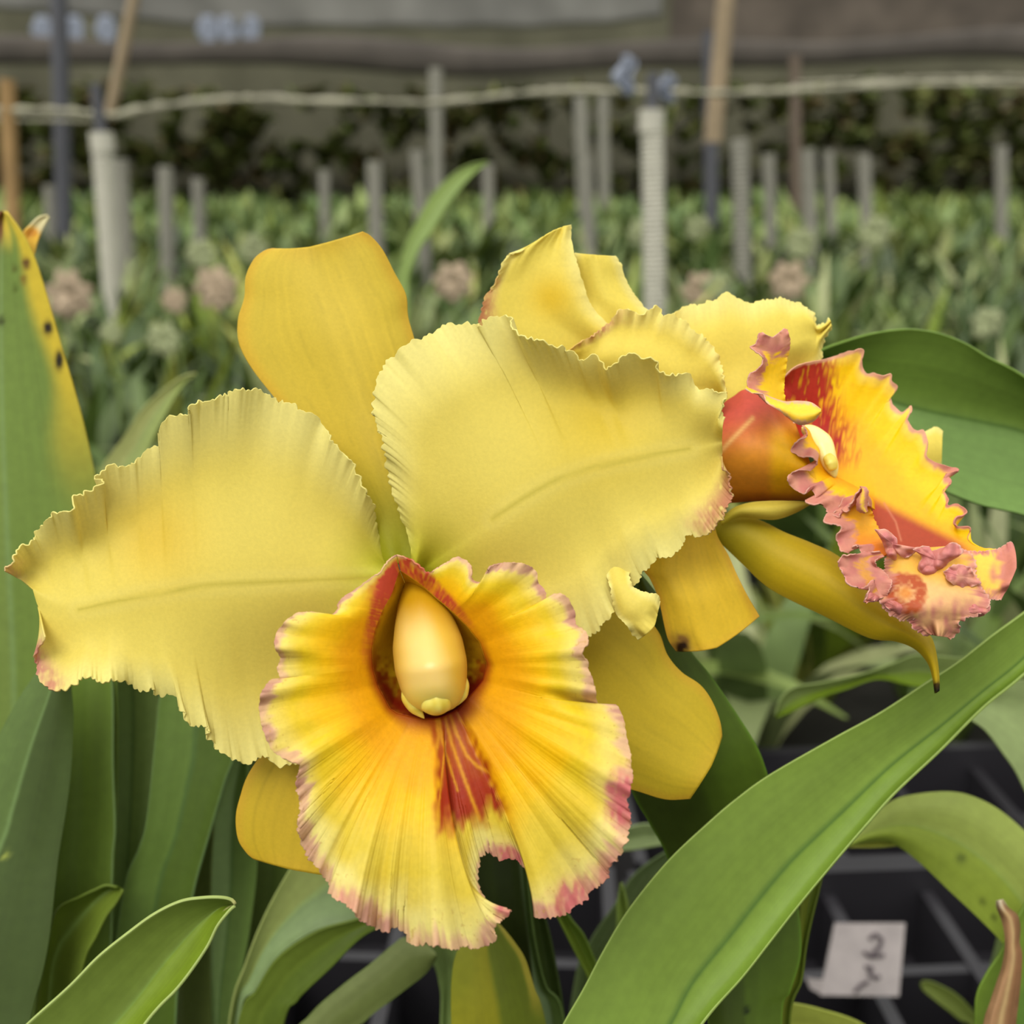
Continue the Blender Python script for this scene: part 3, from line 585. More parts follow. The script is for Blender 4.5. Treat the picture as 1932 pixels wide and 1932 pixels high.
# orange lower wall left of the red valley, with its frill
def low1(X, Y, S, T):
    c = np.broadcast_to(lin((244, 176, 40)), X.shape + (3,)).copy(); return mix(c, lin((232, 130, 40)), sm(990, 1040, Y))
A = [(1590, 940), (1578, 965), (1560, 972), (1556, 985), (1578, 990), (1588, 1000), (1580, 1012), (1584, 1036), (1600, 1040), (1618, 1030), (1625, 1045), (1640, 1062), (1650, 1060)]
B = [(1640, 925), (1640, 950), (1650, 980), (1660, 1010), (1680, 1025), (1678, 1040), (1668, 1050)]
l1 = sheet(A, B, None, ([314, 309, 307, 306], [316, 312, 309, 308], [318, 315, 312, 309]), frillc(low1, w_=.8, side=-1, seed=87), ns=200, ntt=41, ruffle=1.8, rf=11, teeth=2, tf=34, seed=79, quad=.2)
# knob at the end of the ribbon
A = [(1632, 925), (1622, 935), (1616, 948), (1618, 962), (1632, 968)]
B = [(1622, 918), (1634, 922), (1638, 938), (1636, 955), (1636, 966)]
l2 = sheet(A, B, None, ([308, 306, 305], [306, 303, 303], [308, 307, 306]), frillc((226, 180, 60), w_=.7, both=True, seed=88), ns=60, ntt=21, ruffle=1.2, rf=4, teeth=1.5, tf=12, seed=81)
# hanging left blob
A = [(1660, 1040), (1625, 1044), (1600, 1046), (1584, 1052), (1582, 1068), (1592, 1084), (1602, 1102), (1622, 1110), (1638, 1104), (1648, 1096), (1640, 1112), (1632, 1136)]
B = [(1668, 1050), (1650, 1058), (1656, 1072), (1672, 1082), (1681, 1100), (1674, 1118), (1664, 1126), (1650, 1130), (1634, 1137)]
l3 = sheet(A, B, None, ([306, 303, 301, 302], [307, 305, 304, 303], [306, 304, 302, 303]), frillc((222, 158, 74), w_=.75, both=True, seed=89), ns=160, ntt=41, ruffle=2, rf=8, teeth=2, tf=30, seed=83, quad=.2)
# main drooping lobe: outer face with rosette, ragged rim below
def low2(X, Y, S, T):
    c = np.broadcast_to(lin((240, 184, 74)), X.shape + (3,)).copy()
    c = mix(c, lin((232, 186, 120)), sm(1075, 1110, Y + (X - 1740) * -.2)); c = mix(c, lin((198, 124, 110)), np.clip(sm(1110, 1160, Y + 10 * vn2(X / 9, Y / 30, 93)), 0, 1) * (.55 + .45 * vn2(X / 8, Y / 18, 94)))
    r = np.hypot(X - 1708, (Y - 1120)); ros = sm(46, 34, r + 5 * vn2(X / 8, Y / 8, 95))
    c = mix(c, lin((182, 84, 44)), ros * np.clip(.35 + sm(8, 30, r) * .8 + .4 * vn2(X / 5, Y / 5, 96), 0, 1)); c = mix(c, lin((214, 130, 40)), sm(18, 4, r) * .8)
    return c
A = [(1678, 1034), (1672, 1062), (1668, 1090), (1664, 1120), (1665, 1138), (1680, 1152), (1700, 1162), (1716, 1168), (1726, 1180), (1742, 1192), (1752, 1196)]
B = [(1800, 1030), (1832, 1050), (1838, 1080), (1848, 1105), (1866, 1124), (1868, 1142), (1850, 1160), (1830, 1166), (1812, 1172), (1810, 1190), (1790, 1202)]
M = [(1740, 1034), (1745, 1070), (1755, 1110), (1765, 1150), (1770, 1200)]
l4 = sheet(A, B, M, ([312, 306, 302, 303], [309, 302, 297, 300], [311, 304, 300, 302]), frillc(low2, w_=.12, both=True, seed=97, tip=False), ns=220, ntt=71, ruffle=2.0, rf=10, teeth=5, tf=34, seed=91, tiprow=3.0, sway=2.0)
# pink pads layered over the lobe
def pad(pts, c0, d, seed, inner=(224, 156, 132)):
    """ruffled fan: pts outline ring around centre c0"""
    o = crom(pts + [pts[0]], 160); u = np.linspace(0, 1, 160)
    rr = np.linspace(0, 1, 24)[None, :]
    ex = 1 + .05 * vn1(u * 40, seed)[:, None]
    X = c0[0] + (o[:, :1] - c0[0]) * rr * ex; Y = c0[1] + (o[:, 1:] - c0[1]) * rr * ex
    W = d + 2.0 * rr ** 2 + 1.2 * rr ** 2 * vn1(u * 7, seed + 1)[:, None] + 1.6 * vn2(X / 11, Y / 11, seed + 6) + .5 * rr ** 4 * vn1(u * 29, seed + 2)[:, None]
    c = np.broadcast_to(lin(inner), X.shape + (3,)).copy()
    c = mix(c, lin((204, 124, 120)), (.5 + .7 * vn2(X / 10, Y / 10, seed + 3)).clip(0, 1)); c = mix(c, lin((232, 190, 168)), sm(.9, 1, rr + 0 * X) * .8)
    return X, Y, W, c
pads = [pad([(1652, 1000), (1670, 1000), (1690, 1014), (1694, 1030), (1712, 1032), (1730, 1036), (1720, 1046), (1706, 1052), (1692, 1044), (1690, 1056), (1676, 1048), (1664, 1020)], (1682, 1026), 304, 101),
        pad([(1722, 1036), (1750, 1030), (1756, 1040), (1782, 1032), (1800, 1022), (1818, 1040), (1806, 1050), (1790, 1060), (1776, 1076), (1758, 1088), (1740, 1086), (1732, 1068), (1740, 1050)], (1766, 1056), 302, 105, (206, 130, 120)),
        pad([(1780, 1078), (1800, 1066), (1830, 1070), (1838, 1090), (1850, 1100), (1826, 1108), (1806, 1106), (1790, 1096)], (1812, 1088), 300, 109, (224, 160, 134)),
        pad([(1822, 1146), (1840, 1136), (1864, 1136), (1868, 1150), (1852, 1162), (1836, 1160)], (1846, 1150), 299, 113, (216, 146, 124)),
        pad([(1665, 1132), (1680, 1126), (1700, 1134), (1722, 1150), (1728, 1166), (1712, 1168), (1690, 1158), (1672, 1146)], (1696, 1148), 300, 117, (196, 116, 104)),
        pad([(1630, 1136), (1636, 1120), (1648, 1108), (1660, 1118), (1668, 1130), (1655, 1134)], (1650, 1124), 303, 119, (190, 110, 80))]
def low3(X, Y, S, T):
    return mix(np.broadcast_to(lin((250, 200, 80)), X.shape + (3,)), lin((206, 130, 110)), np.clip(sm(1862, 1895, X + 14 * vn2(X / 12, Y / 9, 98)), 0, 1))
A = [(1790, 1030), (1830, 1042), (1862, 1040), (1885, 1034), (1905, 1022), (1911, 1026)]
B = [(1800, 1060), (1832, 1090), (1845, 1110), (1855, 1128), (1870, 1132), (1888, 1132)]
M = [(1795, 1045), (1835, 1062), (1865, 1074), (1890, 1080), (1918, 1072)]
l5 = sheet(A, B, M, ([313, 311, 309], [310, 307, 305], [309, 305, 304]), frillc(low3, w_=.15, both=True, seed=99), ns=110, ntt=51, ruffle=1.2, rf=6, teeth=2.5, tf=20, seed=93, tiprow=2.4)
tag(mkmesh('lip', [tb, fw, nw, up, tg, l1, l2, l3, l4, l5] + pads, LIP, b2, .4), 'frilly lip seen from the side, red throat, yellow inside, pink crinkled fringe')
def col2(X, Y, S, T):
    return mix(np.broadcast_to(lin((244, 226, 150)), X.shape + (3,)), lin((206, 190, 110)), sm(870, 905, Y))
body = tube([(1512, 806), (1532, 818), (1552, 840), (1562, 865), (1570, 884), (1576, 902)], [9, 17, 22, 18, 15, 6], [330, 328, 326, 324, 323, 322], 1.2, col2, ns=40, nr=24)
cl2 = mkmesh('column', [body], COLUMN, b2, 0)
cap_at(cl2, [[(1558, 858), (1568, 872), (1572, 888)]], [[9, 13, 8]], [[321, 320, 320]])
# ------------------------------------------------------------------ foreground leaves
def leafc(a=(92, 122, 50), b=None, midc=None, mw=.04, edge=None, spots=(), patch=(), seed=0, tipc=None, vein=.05, side=None):
    b = b or a
    def f(X, Y, S, T):
        c = mix(np.broadcast_to(lin(a), X.shape + (3,)).copy(), lin(b), sm(-.06, .06, T))
        c = c * (1 + .10 * vn2(S * 5, T * 2, seed) + vein * vn2(S * 1.2 + 5, T * 26, seed + 1) + .5 * vein * vn2(S * 2 + 5, T * 70, seed + 2))[..., None]
        c = c * np.array([1.36, 1.14, 1.15]) + np.array([.014, .010, .003])
        if midc is not None: c = mix(c, lin(midc), np.exp(-(T / mw) ** 2) * .7)
        if edge is not None: c = mix(c, lin(edge[0]), sm(1 - edge[1], 1, np.abs(T)) * .8)
        if side is not None:                       # discoloured margin on one side: colour, which side, width, s-range
            sc, sd_, w_, s0, s1 = side
            n_ = .12 * vn2(S * 12, T * 3, seed + 6)
            c = mix(c, lin(sc), sm(1 - w_ * 1.6, 1 - w_ * .4, T * sd_ + n_) * sm(s0, s1, S))
        if tipc is not None: c = mix(c, lin(tipc[0]), sm(tipc[1], min(1, tipc[1] + .12), S + .03 * vn2(T * 3, S * 9, seed + 7)))
        for px, py, rx, ry, pc in spots:
            c = mix(c, lin(pc), np.clip(1.6 * np.exp(-((X - px) / rx) ** 2 - ((Y - py) / ry) ** 2), 0, 1))
        return c
    return f
def leaf(parent, A, B, M, d, col, label=None, fold=2.0, thick=.9, ns=90, ntt=25, name='leaf', roll=0.0, **k):
    d = np.atleast_1d(np.asarray(d, float))
    g_ = sheet(A, B, M, (d, d + fold, d), col, ns=ns, ntt=ntt, quad=.35, sway=k.pop('sway', 1.0), **k)
    o = mkmesh(name, [g_], LEAF, parent, thick)
    if label: o['label'] = label
    return o
STEM = mat('stem_tissue', (108, 126, 66), rough=.6, noise=(60, .15))
def stem(parent, pts, r0, r1, name, m=None):
    l_ = []
    for i, (a_, b_) in enumerate(zip(pts[:-1], pts[1:])):
        f0, f1 = i / (len(pts) - 1), (i + 1) / (len(pts) - 1)
        l_.append(cyl(tuple(a_), tuple(b_), r0 + (r1 - r0) * f0, r0 + (r1 - r0) * f1, n=14))
    o = build(name, l_, m or STEM, parent, smooth=False, loc=tuple(parent.location)); o.location = (0, 0, 0); return o
def plant(px, py, d, label, name='orchid_plant', cat='plant'):
    p_ = P(px, py, d / 1000.0); e_ = empty(name, (p_[0], p_[1], 0), label, cat)
    z = p_[2] + .02; n_ = 9
    pts = [(p_[0], p_[1], z * i / (n_ - 1)) for i in range(n_)]
    V, F = [], []
    for i, q in enumerate(pts):                     # swollen ribbed pseudobulb
        f = i / (n_ - 1); r = .006 + .008 * math.sin(math.pi * min(1, f * .9 + .08)) ** 1.5
        for j in range(16):
            a_ = 6.2832 * j / 16; rr = r * (1 + .06 * math.cos(a_ * 8)); V.append((q[0] + rr * math.cos(a_), q[1] + rr * math.sin(a_), q[2]))
    for i in range(n_ - 1):
        for j in range(16): F.append((i * 16 + j, i * 16 + (j + 1) % 16, (i + 1) * 16 + (j + 1) % 16, (i + 1) * 16 + j))
    F.append(tuple(range(16))[::-1]); F.append(tuple((n_ - 1) * 16 + j for j in range(16)))
    o = build('pseudobulb', [(V, F)], STEM, e_, smooth=True, loc=tuple(e_.location)); o.location = (0, 0, 0)
    return e_
stem(bloom, [P(770, 1090, .322), P(800, 1160, .345), P(850, 1300, .372), P(878, 1500, .388), P(884, 1700, .390), P(884, 1900, .390), P(890, 2300, .392), np.array([*P(890, 2300, .392)[:2], 0])], .0035, .004, 'flower_stem')
stem(b2, [P(1345, 940, .345), P(1300, 1000, .360), P(1150, 1100, .372), P(1000, 1250, .384), P(920, 1400, .392), P(893, 1480, .396)], .003, .0035, 'flower_stem')

# tall spotted leaf at the left edge and the dark leaf before it
pl = plant(60, 2400, 400, 'orchid plant at the left edge with a tall yellow-margined spotted leaf')
A = [(-150, 2300), (-180, 1800), (-190, 1350), (-170, 1000), (-130, 800), (-90, 650), (-50, 520), (-14, 430), (2, 398)]
B = [(150, 2300), (205, 1800), (222, 1350), (195, 1000), (180, 900), (158, 800), (139, 730), (118, 660), (98, 590), (80, 530), (62, 478), (40, 436), (12, 399)]
M = [(10, 2300), (20, 1800), (28, 1350), (14, 1000), (6, 800), (4, 600), (6, 398)]
leaf(pl, A, B, M, [420, 412, 405, 402], leafc((92, 120, 54), (86, 116, 48), midc=(118, 142, 84), mw=.03, seed=3, side=((196, 172, 48), 1, .30, .66, .86), tipc=((206, 182, 66), .955),
     spots=((92, 619, 8, 12, (36, 26, 10)), (113, 680, 7, 16, (30, 24, 10)), (51, 497, 7, 9, (92, 62, 24)), (46, 528, 6, 7, (120, 100, 30)), (29, 506, 5, 6, (84, 92, 30)), (4, 606, 6, 8, (60, 70, 24)), (1, 405, 5, 14, (110, 60, 30)), (2, 430, 5, 25, (120, 80, 40)), (30, 544, 5, 6, (80, 96, 30)))), 'tall green leaf with yellow spotted right margin', ntt=61, ns=200)
A = [(10, 560), (28, 500), (39, 452), (46, 436), (57, 425), (72, 411), (90, 406)]
B = [(45, 540), (58, 500), (64, 476), (70, 455), (78, 436), (86, 422), (93, 409)]
leaf(pl, A, B, None, [406, 410, 415], leafc((196, 170, 60), seed=5, tipc=((196, 186, 140), .7), spots=((60, 440, 12, 8, (190, 130, 40)),)), 'small hooked yellow leaf tip', fold=1)
A = [(-260, 2300), (-200, 1950), (-110, 1650), (-30, 1450), (30, 1330), (72, 1268), (110, 1225), (122, 1215)]
B = [(-20, 2300), (56, 1932), (80, 1840), (95, 1761), (110, 1624), (126, 1525), (135, 1447), (138, 1352), (132, 1290), (124, 1217)]
M = [(-180, 2300), (-130, 2000), (-50, 1720), (8, 1580), (24, 1525), (59, 1407), (94, 1309), (122, 1216)]
leaf(pl, A, B, M, [350, 365, 378, 385], leafc((66, 94, 44), (46, 70, 28), midc=(112, 138, 80), mw=.035, seed=7, spots=((12, 1612, 5, 5, (150, 160, 70)),)), 'broad dark green leaf with a pale midrib', fold=-4, ntt=41)

# cluster of upright leaves below the left petal
pl = plant(300, 2400, 420, 'orchid plant with upright overlapping leaves below the left petal')
def up_(A, B, d, a, b=None, label=None, M=None, **k):
    return leaf(pl, A, B, M, d, leafc(a, b, seed=len(label or '') + int(A[0][0]) % 50, **k), label)
up_([(100, 2300), (112, 1932), (96, 1700), (110, 1500), (124, 1300), (140, 1160), (160, 1100)], [(240, 2300), (212, 1932), (213, 1643), (218, 1565), (214, 1447), (212, 1281), (190, 1160), (162, 1098)], [395, 398, 402, 410], (72, 102, 32), (76, 106, 34), 'upright mid-green leaf beside the dark broad leaf', edge=((110, 134, 80), .06))
up_([(200, 2300), (208, 1932), (214, 1650), (212, 1450), (205, 1280), (215, 1150), (235, 1090)], [(300, 2300), (262, 1932), (268, 1650), (284, 1500), (298, 1320), (280, 1180), (238, 1088)], [430, 432, 436, 440], (88, 118, 60), (96, 124, 64), 'pale upright leaf deep in the cluster', midc=(74, 96, 50))
up_([(250, 2300), (212, 1919), (232, 1683), (262, 1600), (276, 1545), (291, 1407), (300, 1320), (320, 1200), (352, 1120)], [(330, 2300), (332, 1932), (346, 1800), (366, 1683), (393, 1584), (425, 1475), (444, 1410), (436, 1250), (356, 1118)], [410, 412, 416, 424], (76, 108, 44), (58, 86, 26), 'wide upright leaf, darker on its right half', edge=((104, 130, 80), .04), midc=(70, 96, 46))
up_([(340, 2300), (378, 1932), (390, 1722), (394, 1592), (416, 1510), (440, 1440), (456, 1400), (464, 1370)], [(460, 2300), (446, 1932), (470, 1761), (484, 1640), (478, 1560), (466, 1500), (468, 1446), (466, 1371)], [440, 440, 445, 450], (104, 138, 82), (84, 116, 56), 'narrow pale green leaf behind the hanging sepal', midc=(74, 104, 46))
up_([(430, 2300), (440, 1932), (456, 1800), (470, 1700), (480, 1600), (500, 1500)], [(520, 2300), (520, 1932), (530, 1800), (545, 1700), (550, 1600), (504, 1498)], [460, 460, 462, 465], (70, 94, 40), (60, 84, 32), 'dark upright leaf between two pale leaves')
up_([(290, 2300), (300, 1932), (300, 1800), (320, 1600), (326, 1450), (345, 1300)], [(400, 2300), (398, 1932), (396, 1800), (398, 1650), (400, 1500), (350, 1298)], [436, 438, 442, 446], (70, 90, 40), None, 'olive leaf half hidden in the cluster')
# blurred blade higher up
pb = plant(150, 1500, 620, 'orchid plant behind the left petal with one slender arching leaf')
leaf(pb, [(120, 1400), (160, 1050), (190, 894), (208, 858), (233, 826), (272, 768), (322, 725), (350, 709), (370, 704)], [(230, 1400), (245, 1050), (262, 894), (275, 862), (288, 830), (309, 789), (330, 752), (349, 724), (371, 706)], None, [600, 600, 605, 610], leafc((136, 152, 92), (110, 132, 72), seed=19), 'slender arching grey-green leaf')
pb = plant(640, 1300, 900, 'orchid plant behind the upright sepal showing one tall blurred blade')
leaf(pb, [(700, 1000), (722, 760), (742, 600), (760, 480), (790, 410), (820, 362), (860, 325), (892, 310), (920, 305)], [(740, 1000), (765, 760), (770, 600), (772, 520), (792, 470), (820, 430), (852, 378), (890, 332), (921, 307)], None, [850, 860, 880, 900], leafc((112, 142, 76), (100, 130, 66), seed=23), 'tall blurred green blade', thick=1.2)

# low sharp leaf at the bottom left
pl = plant(0, 2300, 300, 'young orchid shoot at the bottom left with one sharp pointed leaf')
A = [(-170, 2200), (-40, 2020), (50, 1932), (130, 1860), (184, 1805), (240, 1760), (290, 1724), (340, 1700), (385, 1693), (420, 1693), (438, 1698), (444, 1706)]
B = [(60, 2250), (200, 2040), (268, 1940), (300, 1900), (332, 1868), (362, 1830), (392, 1785), (410, 1748), (428, 1724), (438, 1713), (444, 1709)]
M = [(-30, 2230), (120, 2040), (215, 1935), (262, 1880), (300, 1830), (340, 1782), (380, 1740), (415, 1712), (444, 1708)]
leaf(pl, A, B, M, [285, 292, 300, 306], leafc((82, 108, 40), (90, 120, 26), midc=(112, 138, 60), mw=.04, edge=((170, 186, 110), .035), seed=29, tipc=((190, 190, 120), .985)), fold=5, ntt=61, ns=160)
pl = plant(60, 2300, 350, 'small folded leaf shoot between the dark broad leaf and the cluster')
A = [(40, 2100), (75, 1860), (92, 1770), (109, 1715), (150, 1692), (180, 1678), (200, 1670), (222, 1674)]
B = [(130, 2100), (142, 1900), (160, 1810), (180, 1770), (200, 1730), (218, 1706), (230, 1684), (232, 1678)]
M = [(80, 2100), (95, 1860), (110, 1790), (130, 1760), (160, 1722), (185, 1695), (205, 1680), (228, 1676)]
leaf(pl, A, B, M, [380, 385, 388], leafc((74, 100, 26), (86, 112, 34), midc=(120, 146, 70), mw=.12, seed=31), fold=5)

# leaves under the lip
pl = plant(640, 2400, 380, 'orchid plant under the lip with broad arching leaves over the dark tray')
leaf(pl, [(400, 2300), (432, 1932), (464, 1817), (500, 1726), (543, 1646), (585, 1580), (620, 1540)], [(450, 2300), (452, 1928), (482, 1868), (525, 1804), (598, 1755), (672, 1735), (720, 1690)], None, [430, 425, 420, 420], leafc((126, 148, 84), (108, 138, 92), midc=(140, 162, 100), mw=.03, seed=37), 'broad pale green leaf', fold=3)
leaf(pl, [(380, 2300), (449, 1932), (482, 1871), (525, 1806), (598, 1757), (660, 1738), (712, 1722), (760, 1700)], [(470, 2300), (532, 1945), (560, 1890), (580, 1867), (623, 1827), (680, 1770), (730, 1740), (764, 1704)], None, [418, 416, 412, 410], leafc((84, 110, 36), (70, 96, 28), seed=41), 'dark arching leaf edge', fold=2)
leaf(pl, [(500, 2300), (540, 1990), (585, 1915), (645, 1860), (700, 1818), (742, 1782), (764, 1768), (800, 1778), (822, 1800)], [(620, 2300), (640, 1990), (690, 1925), (740, 1885), (770, 1862), (798, 1840), (812, 1824), (820, 1812), (824, 1802)], None, [425, 420, 418, 420], leafc((100, 120, 70), (88, 108, 56), seed=43, edge=((120, 140, 70), .08)), 'grey-green leaf curving up to the lip', fold=-2)
leaf(pl, [(810, 2300), (832, 1932), (828, 1850), (812, 1806), (800, 1770), (798, 1740)], [(860, 2300), (856, 1932), (856, 1863), (862, 1793), (858, 1750), (802, 1738)], None, [440, 438, 436], leafc((104, 134, 74), seed=47), 'narrow upright pale leaf')
leaf(pl, [(860, 2300), (852, 1932), (854, 1835), (864, 1793), (880, 1768), (905, 1735), (915, 1725)], [(1100, 2300), (1032, 1940), (1008, 1863), (991, 1810), (972, 1780), (945, 1748), (918, 1724)], [(980, 2300), (945, 1940), (930, 1850), (920, 1790), (917, 1724)], [372, 372, 374, 378], leafc((118, 126, 22), (78, 98, 18), seed=53, side=((150, 140, 46), 1, .14, .6, .75), spots=((868, 1820, 30, 60, (128, 130, 26)),)), 'olive leaf with a yellowed margin', fold=-3, ntt=41)
leaf(pl, [(880, 2300), (900, 1900), (893, 1760), (888, 1680), (885, 1600), (890, 1500), (905, 1420)], [(1010, 2300), (1010, 1950), (1000, 1800), (984, 1680), (976, 1600), (960, 1500), (908, 1418)], None, [400, 398, 396, 396], leafc((38, 58, 16), (30, 50, 14), seed=59), 'green leaf in painted-in shade seen through the notch of the lip')  # near-black green carries the shade behind the lip in the leaf colour
leaf(pl, [(1030, 2300), (1020, 1932), (1005, 1860), (990, 1780), (982, 1700), (978, 1620), (975, 1500), (978, 1450)], [(1090, 2300), (1065, 1932), (1030, 1860), (1010, 1780), (1000, 1700), (994, 1620), (990, 1500), (980, 1448)], None, [404, 402, 400, 400], leafc((98, 128, 86), (76, 106, 50), seed=61), 'thin pale leaf edge', fold=1)
leaf(pl, [(1040, 2300), (1030, 1932), (1018, 1840), (1004, 1740), (992, 1640), (985, 1560), (990, 1500)], [(1110, 2300), (1064, 1920), (1050, 1830), (1036, 1760), (1022, 1710), (1010, 1640), (994, 1498)], None, [415, 412, 410, 410], leafc((56, 80, 34), (48, 72, 28), seed=63), 'dark green upright leaf right of the notch')
leaf(pl, [(1190, 2100), (1140, 1932), (1114, 1853), (1091, 1807), (1070, 1765), (1052, 1728), (1030, 1680), (1022, 1650)], [(1240, 2100), (1180, 1932), (1148, 1860), (1128, 1825), (1102, 1766), (1078, 1735), (1050, 1690), (1026, 1648)], None, [400, 400, 402, 405], leafc((90, 120, 34), (72, 102, 26), seed=67), 'narrow leaf crossing down to the right', fold=2)

# dark leaf behind the right sepal and its lower half
pl = plant(1350, 2400, 360, 'orchid plant behind the right sepal with one broad dark leaf')
A = [(1400, 2300), (1350, 2000), (1310, 1800), (1262, 1625), (1225, 1552), (1192, 1492), (1170, 1400), (1170, 1280), (1180, 1180), (1195, 1110), (1204, 1084)]
B = [(1480, 2300), (1474, 1930), (1490, 1870), (1510, 1800), (1506, 1715), (1484, 1580), (1448, 1462), (1428, 1409), (1393, 1352), (1341, 1276), (1302, 1228), (1262, 1155), (1228, 1108), (1207, 1083)]
M = [(1440, 2300), (1410, 2000), (1400, 1800), (1370, 1620), (1330, 1500), (1290, 1380), (1255, 1270), (1225, 1160), (1206, 1084)]
leaf(pl, A, B, M, [350, 356, 360, 350, 344], leafc((46, 70, 16), (56, 84, 18), seed=71, edge=((92, 126, 36), .06), spots=((1408, 1905, 6, 6, (30, 40, 14)),)), fold=-4, ntt=51, ns=150)
leaf(pl, [(1460, 2200), (1470, 1930), (1494, 1850), (1508, 1780), (1510, 1720), (1514, 1690), (1540, 1600), (1556, 1560)], [(1500, 2200), (1490, 1930), (1512, 1850), (1520, 1790), (1530, 1740), (1550, 1660), (1560, 1600), (1560, 1562)], None, [372, 372, 374, 376], leafc((78, 96, 24), (66, 88, 18), seed=73), 'narrow olive leaf sliver', fold=1)
# big diagonal leaf
pl = plant(1100, 2400, 330, 'orchid plant whose large glossy leaf crosses the lower right diagonally')
A = [(880, 2300), (1000, 2050), (1062, 1932), (1100, 1866), (1140, 1790), (1186, 1715), (1259, 1625), (1337, 1551), (1390, 1506), (1453, 1461), (1574, 1392), (1660, 1345), (1746, 1289), (1806, 1250), (1870, 1200), (1932, 1155), (2060, 1060), (2160, 1000)]
B = [(1150, 2300), (1262, 2040), (1326, 1930), (1401, 1844), (1455, 1775), (1509, 1706), (1587, 1612), (1638, 1553), (1690, 1495), (1772, 1418), (1854, 1336), (1932, 1272), (2060, 1150), (2164, 1004)]
M = [(1080, 2300), (1200, 2040), (1266, 1930), (1307, 1853), (1376, 1767), (1430, 1698), (1488, 1629), (1540, 1578), (1595, 1526), (1681, 1444), (1772, 1372), (1854, 1304), (1932, 1240), (2060, 1110), (2162, 1002)]
leaf(pl, A, B, M, [300, 312, 324, 336, 346, 356], leafc((92, 124, 46), (88, 122, 38), midc=(52, 86, 30), mw=.05, edge=((150, 170, 90), .015), seed=79, vein=.04), fold=3, ntt=81, ns=220)
# arching leaf behind the second bloom
pl = plant(2300, 1500, 430, 'orchid plant at the right edge with a broad arching leaf behind the side-on bloom')
A = [(1530, 670), (1550, 660), (1581, 648), (1641, 630), (1702, 621), (1743, 623), (1783, 632), (1824, 649), (1865, 674), (1932, 710), (2050, 800), (2200, 1000)]
B = [(1532, 678), (1560, 700), (1620, 780), (1690, 860), (1735, 900), (1781, 926), (1844, 951), (1890, 962), (1932, 972), (2050, 1010), (2180, 1100), (2220, 1200)]
M = [(1531, 674), (1570, 690), (1630, 728), (1678, 756), (1743, 774), (1804, 787), (1865, 799), (1932, 815), (2050, 860), (2160, 960), (2210, 1100)]
leaf(pl, A, B, M, [380, 388, 394, 398, 402], leafc((84, 118, 44), (92, 130, 66), midc=(50, 78, 16), mw=.04, seed=83, vein=.07), fold=13, ntt=71, ns=150, sway=2)  # dark crease colour paints in the shading of the fold
# leaf pointing left above the diagonal leaf
pl = plant(1980, 1500, 520, 'orchid plant behind the diagonal leaf with a leaf pointing left')
A = [(2050, 1300), (1932, 1262), (1850, 1246), (1784, 1239), (1726, 1236), (1690, 1249), (1630, 1270), (1550, 1288), (1500, 1296), (1475, 1315), (1460, 1350)]
B = [(2050, 1360), (1932, 1340), (1800, 1310), (1714, 1293), (1655, 1281), (1597, 1300), (1560, 1312), (1520, 1330), (1490, 1345), (1464, 1354)]
leaf(pl, A, B, None, [500, 505, 500, 495], leafc((112, 138, 78), (90, 122, 24), seed=89), fold=3)
# lower right arching leaves
pl = plant(2050, 2300, 430, 'orchid plant in the lower right corner with a pale arching leaf over the tray')
A = [(1600, 1590), (1629, 1566), (1658, 1532), (1690, 1508), (1738, 1497), (1796, 1494), (1844, 1506), (1897, 1537), (1960, 1600), (2040, 1720), (2080, 1900), (2090, 2200)]
B = [(1602, 1596), (1640, 1588), (1685, 1590), (1738, 1629), (1791, 1680), (1844, 1730), (1892, 1780), (1925, 1830), (1950, 1900), (1975, 2000), (2000, 2200)]
M = [(1601, 1593), (1650, 1565), (1715, 1556), (1780, 1575), (1840, 1610), (1890, 1655), (1940, 1720), (1990, 1830), (2040, 2200)]
leaf(pl, A, B, M, [430, 420, 412, 410, 415], leafc((120, 144, 66), (110, 136, 46), midc=(132, 152, 74), mw=.04, seed=97, spots=((1813, 1618, 9, 8, (96, 110, 40)), (1853, 1700, 6, 6, (100, 112, 40)), (1875, 1730, 6, 6, (100, 112, 40)))), 'pale arching leaf with small brown specks', fold=-3, ntt=51, ns=120)
leaf(pl, [(1580, 1590), (1620, 1583), (1660, 1580), (1700, 1590)], [(1580, 1600), (1612, 1598), (1650, 1598), (1702, 1594)], None, [440, 438, 436], leafc((136, 152, 60), seed=98), 'underside edge of the arching leaf', fold=1)
leaf(pl, [(1800, 1340), (1830, 1358), (1860, 1380), (1892, 1422), (1915, 1455), (1935, 1495), (1990, 1600), (2040, 1800)], [(1830, 1290), (1880, 1290), (1932, 1284), (1990, 1300), (2040, 1400), (2080, 1600), (2100, 1800)], None, [455, 450, 448, 445], leafc((118, 144, 92), seed=101), 'grey-green leaf at the right edge')
leaf(pl, [(1820, 2200), (1838, 1950), (1842, 1880), (1862, 1835), (1886, 1799), (1915, 1740), (1950, 1680), (1990, 1650)], [(1960, 2200), (1985, 1950), (2000, 1850), (2010, 1780), (2010, 1700), (1996, 1648)], None, [392, 390, 390], leafc((88, 122, 40), (70, 108, 40), seed=103), 'green leaf behind the dry brown tip')
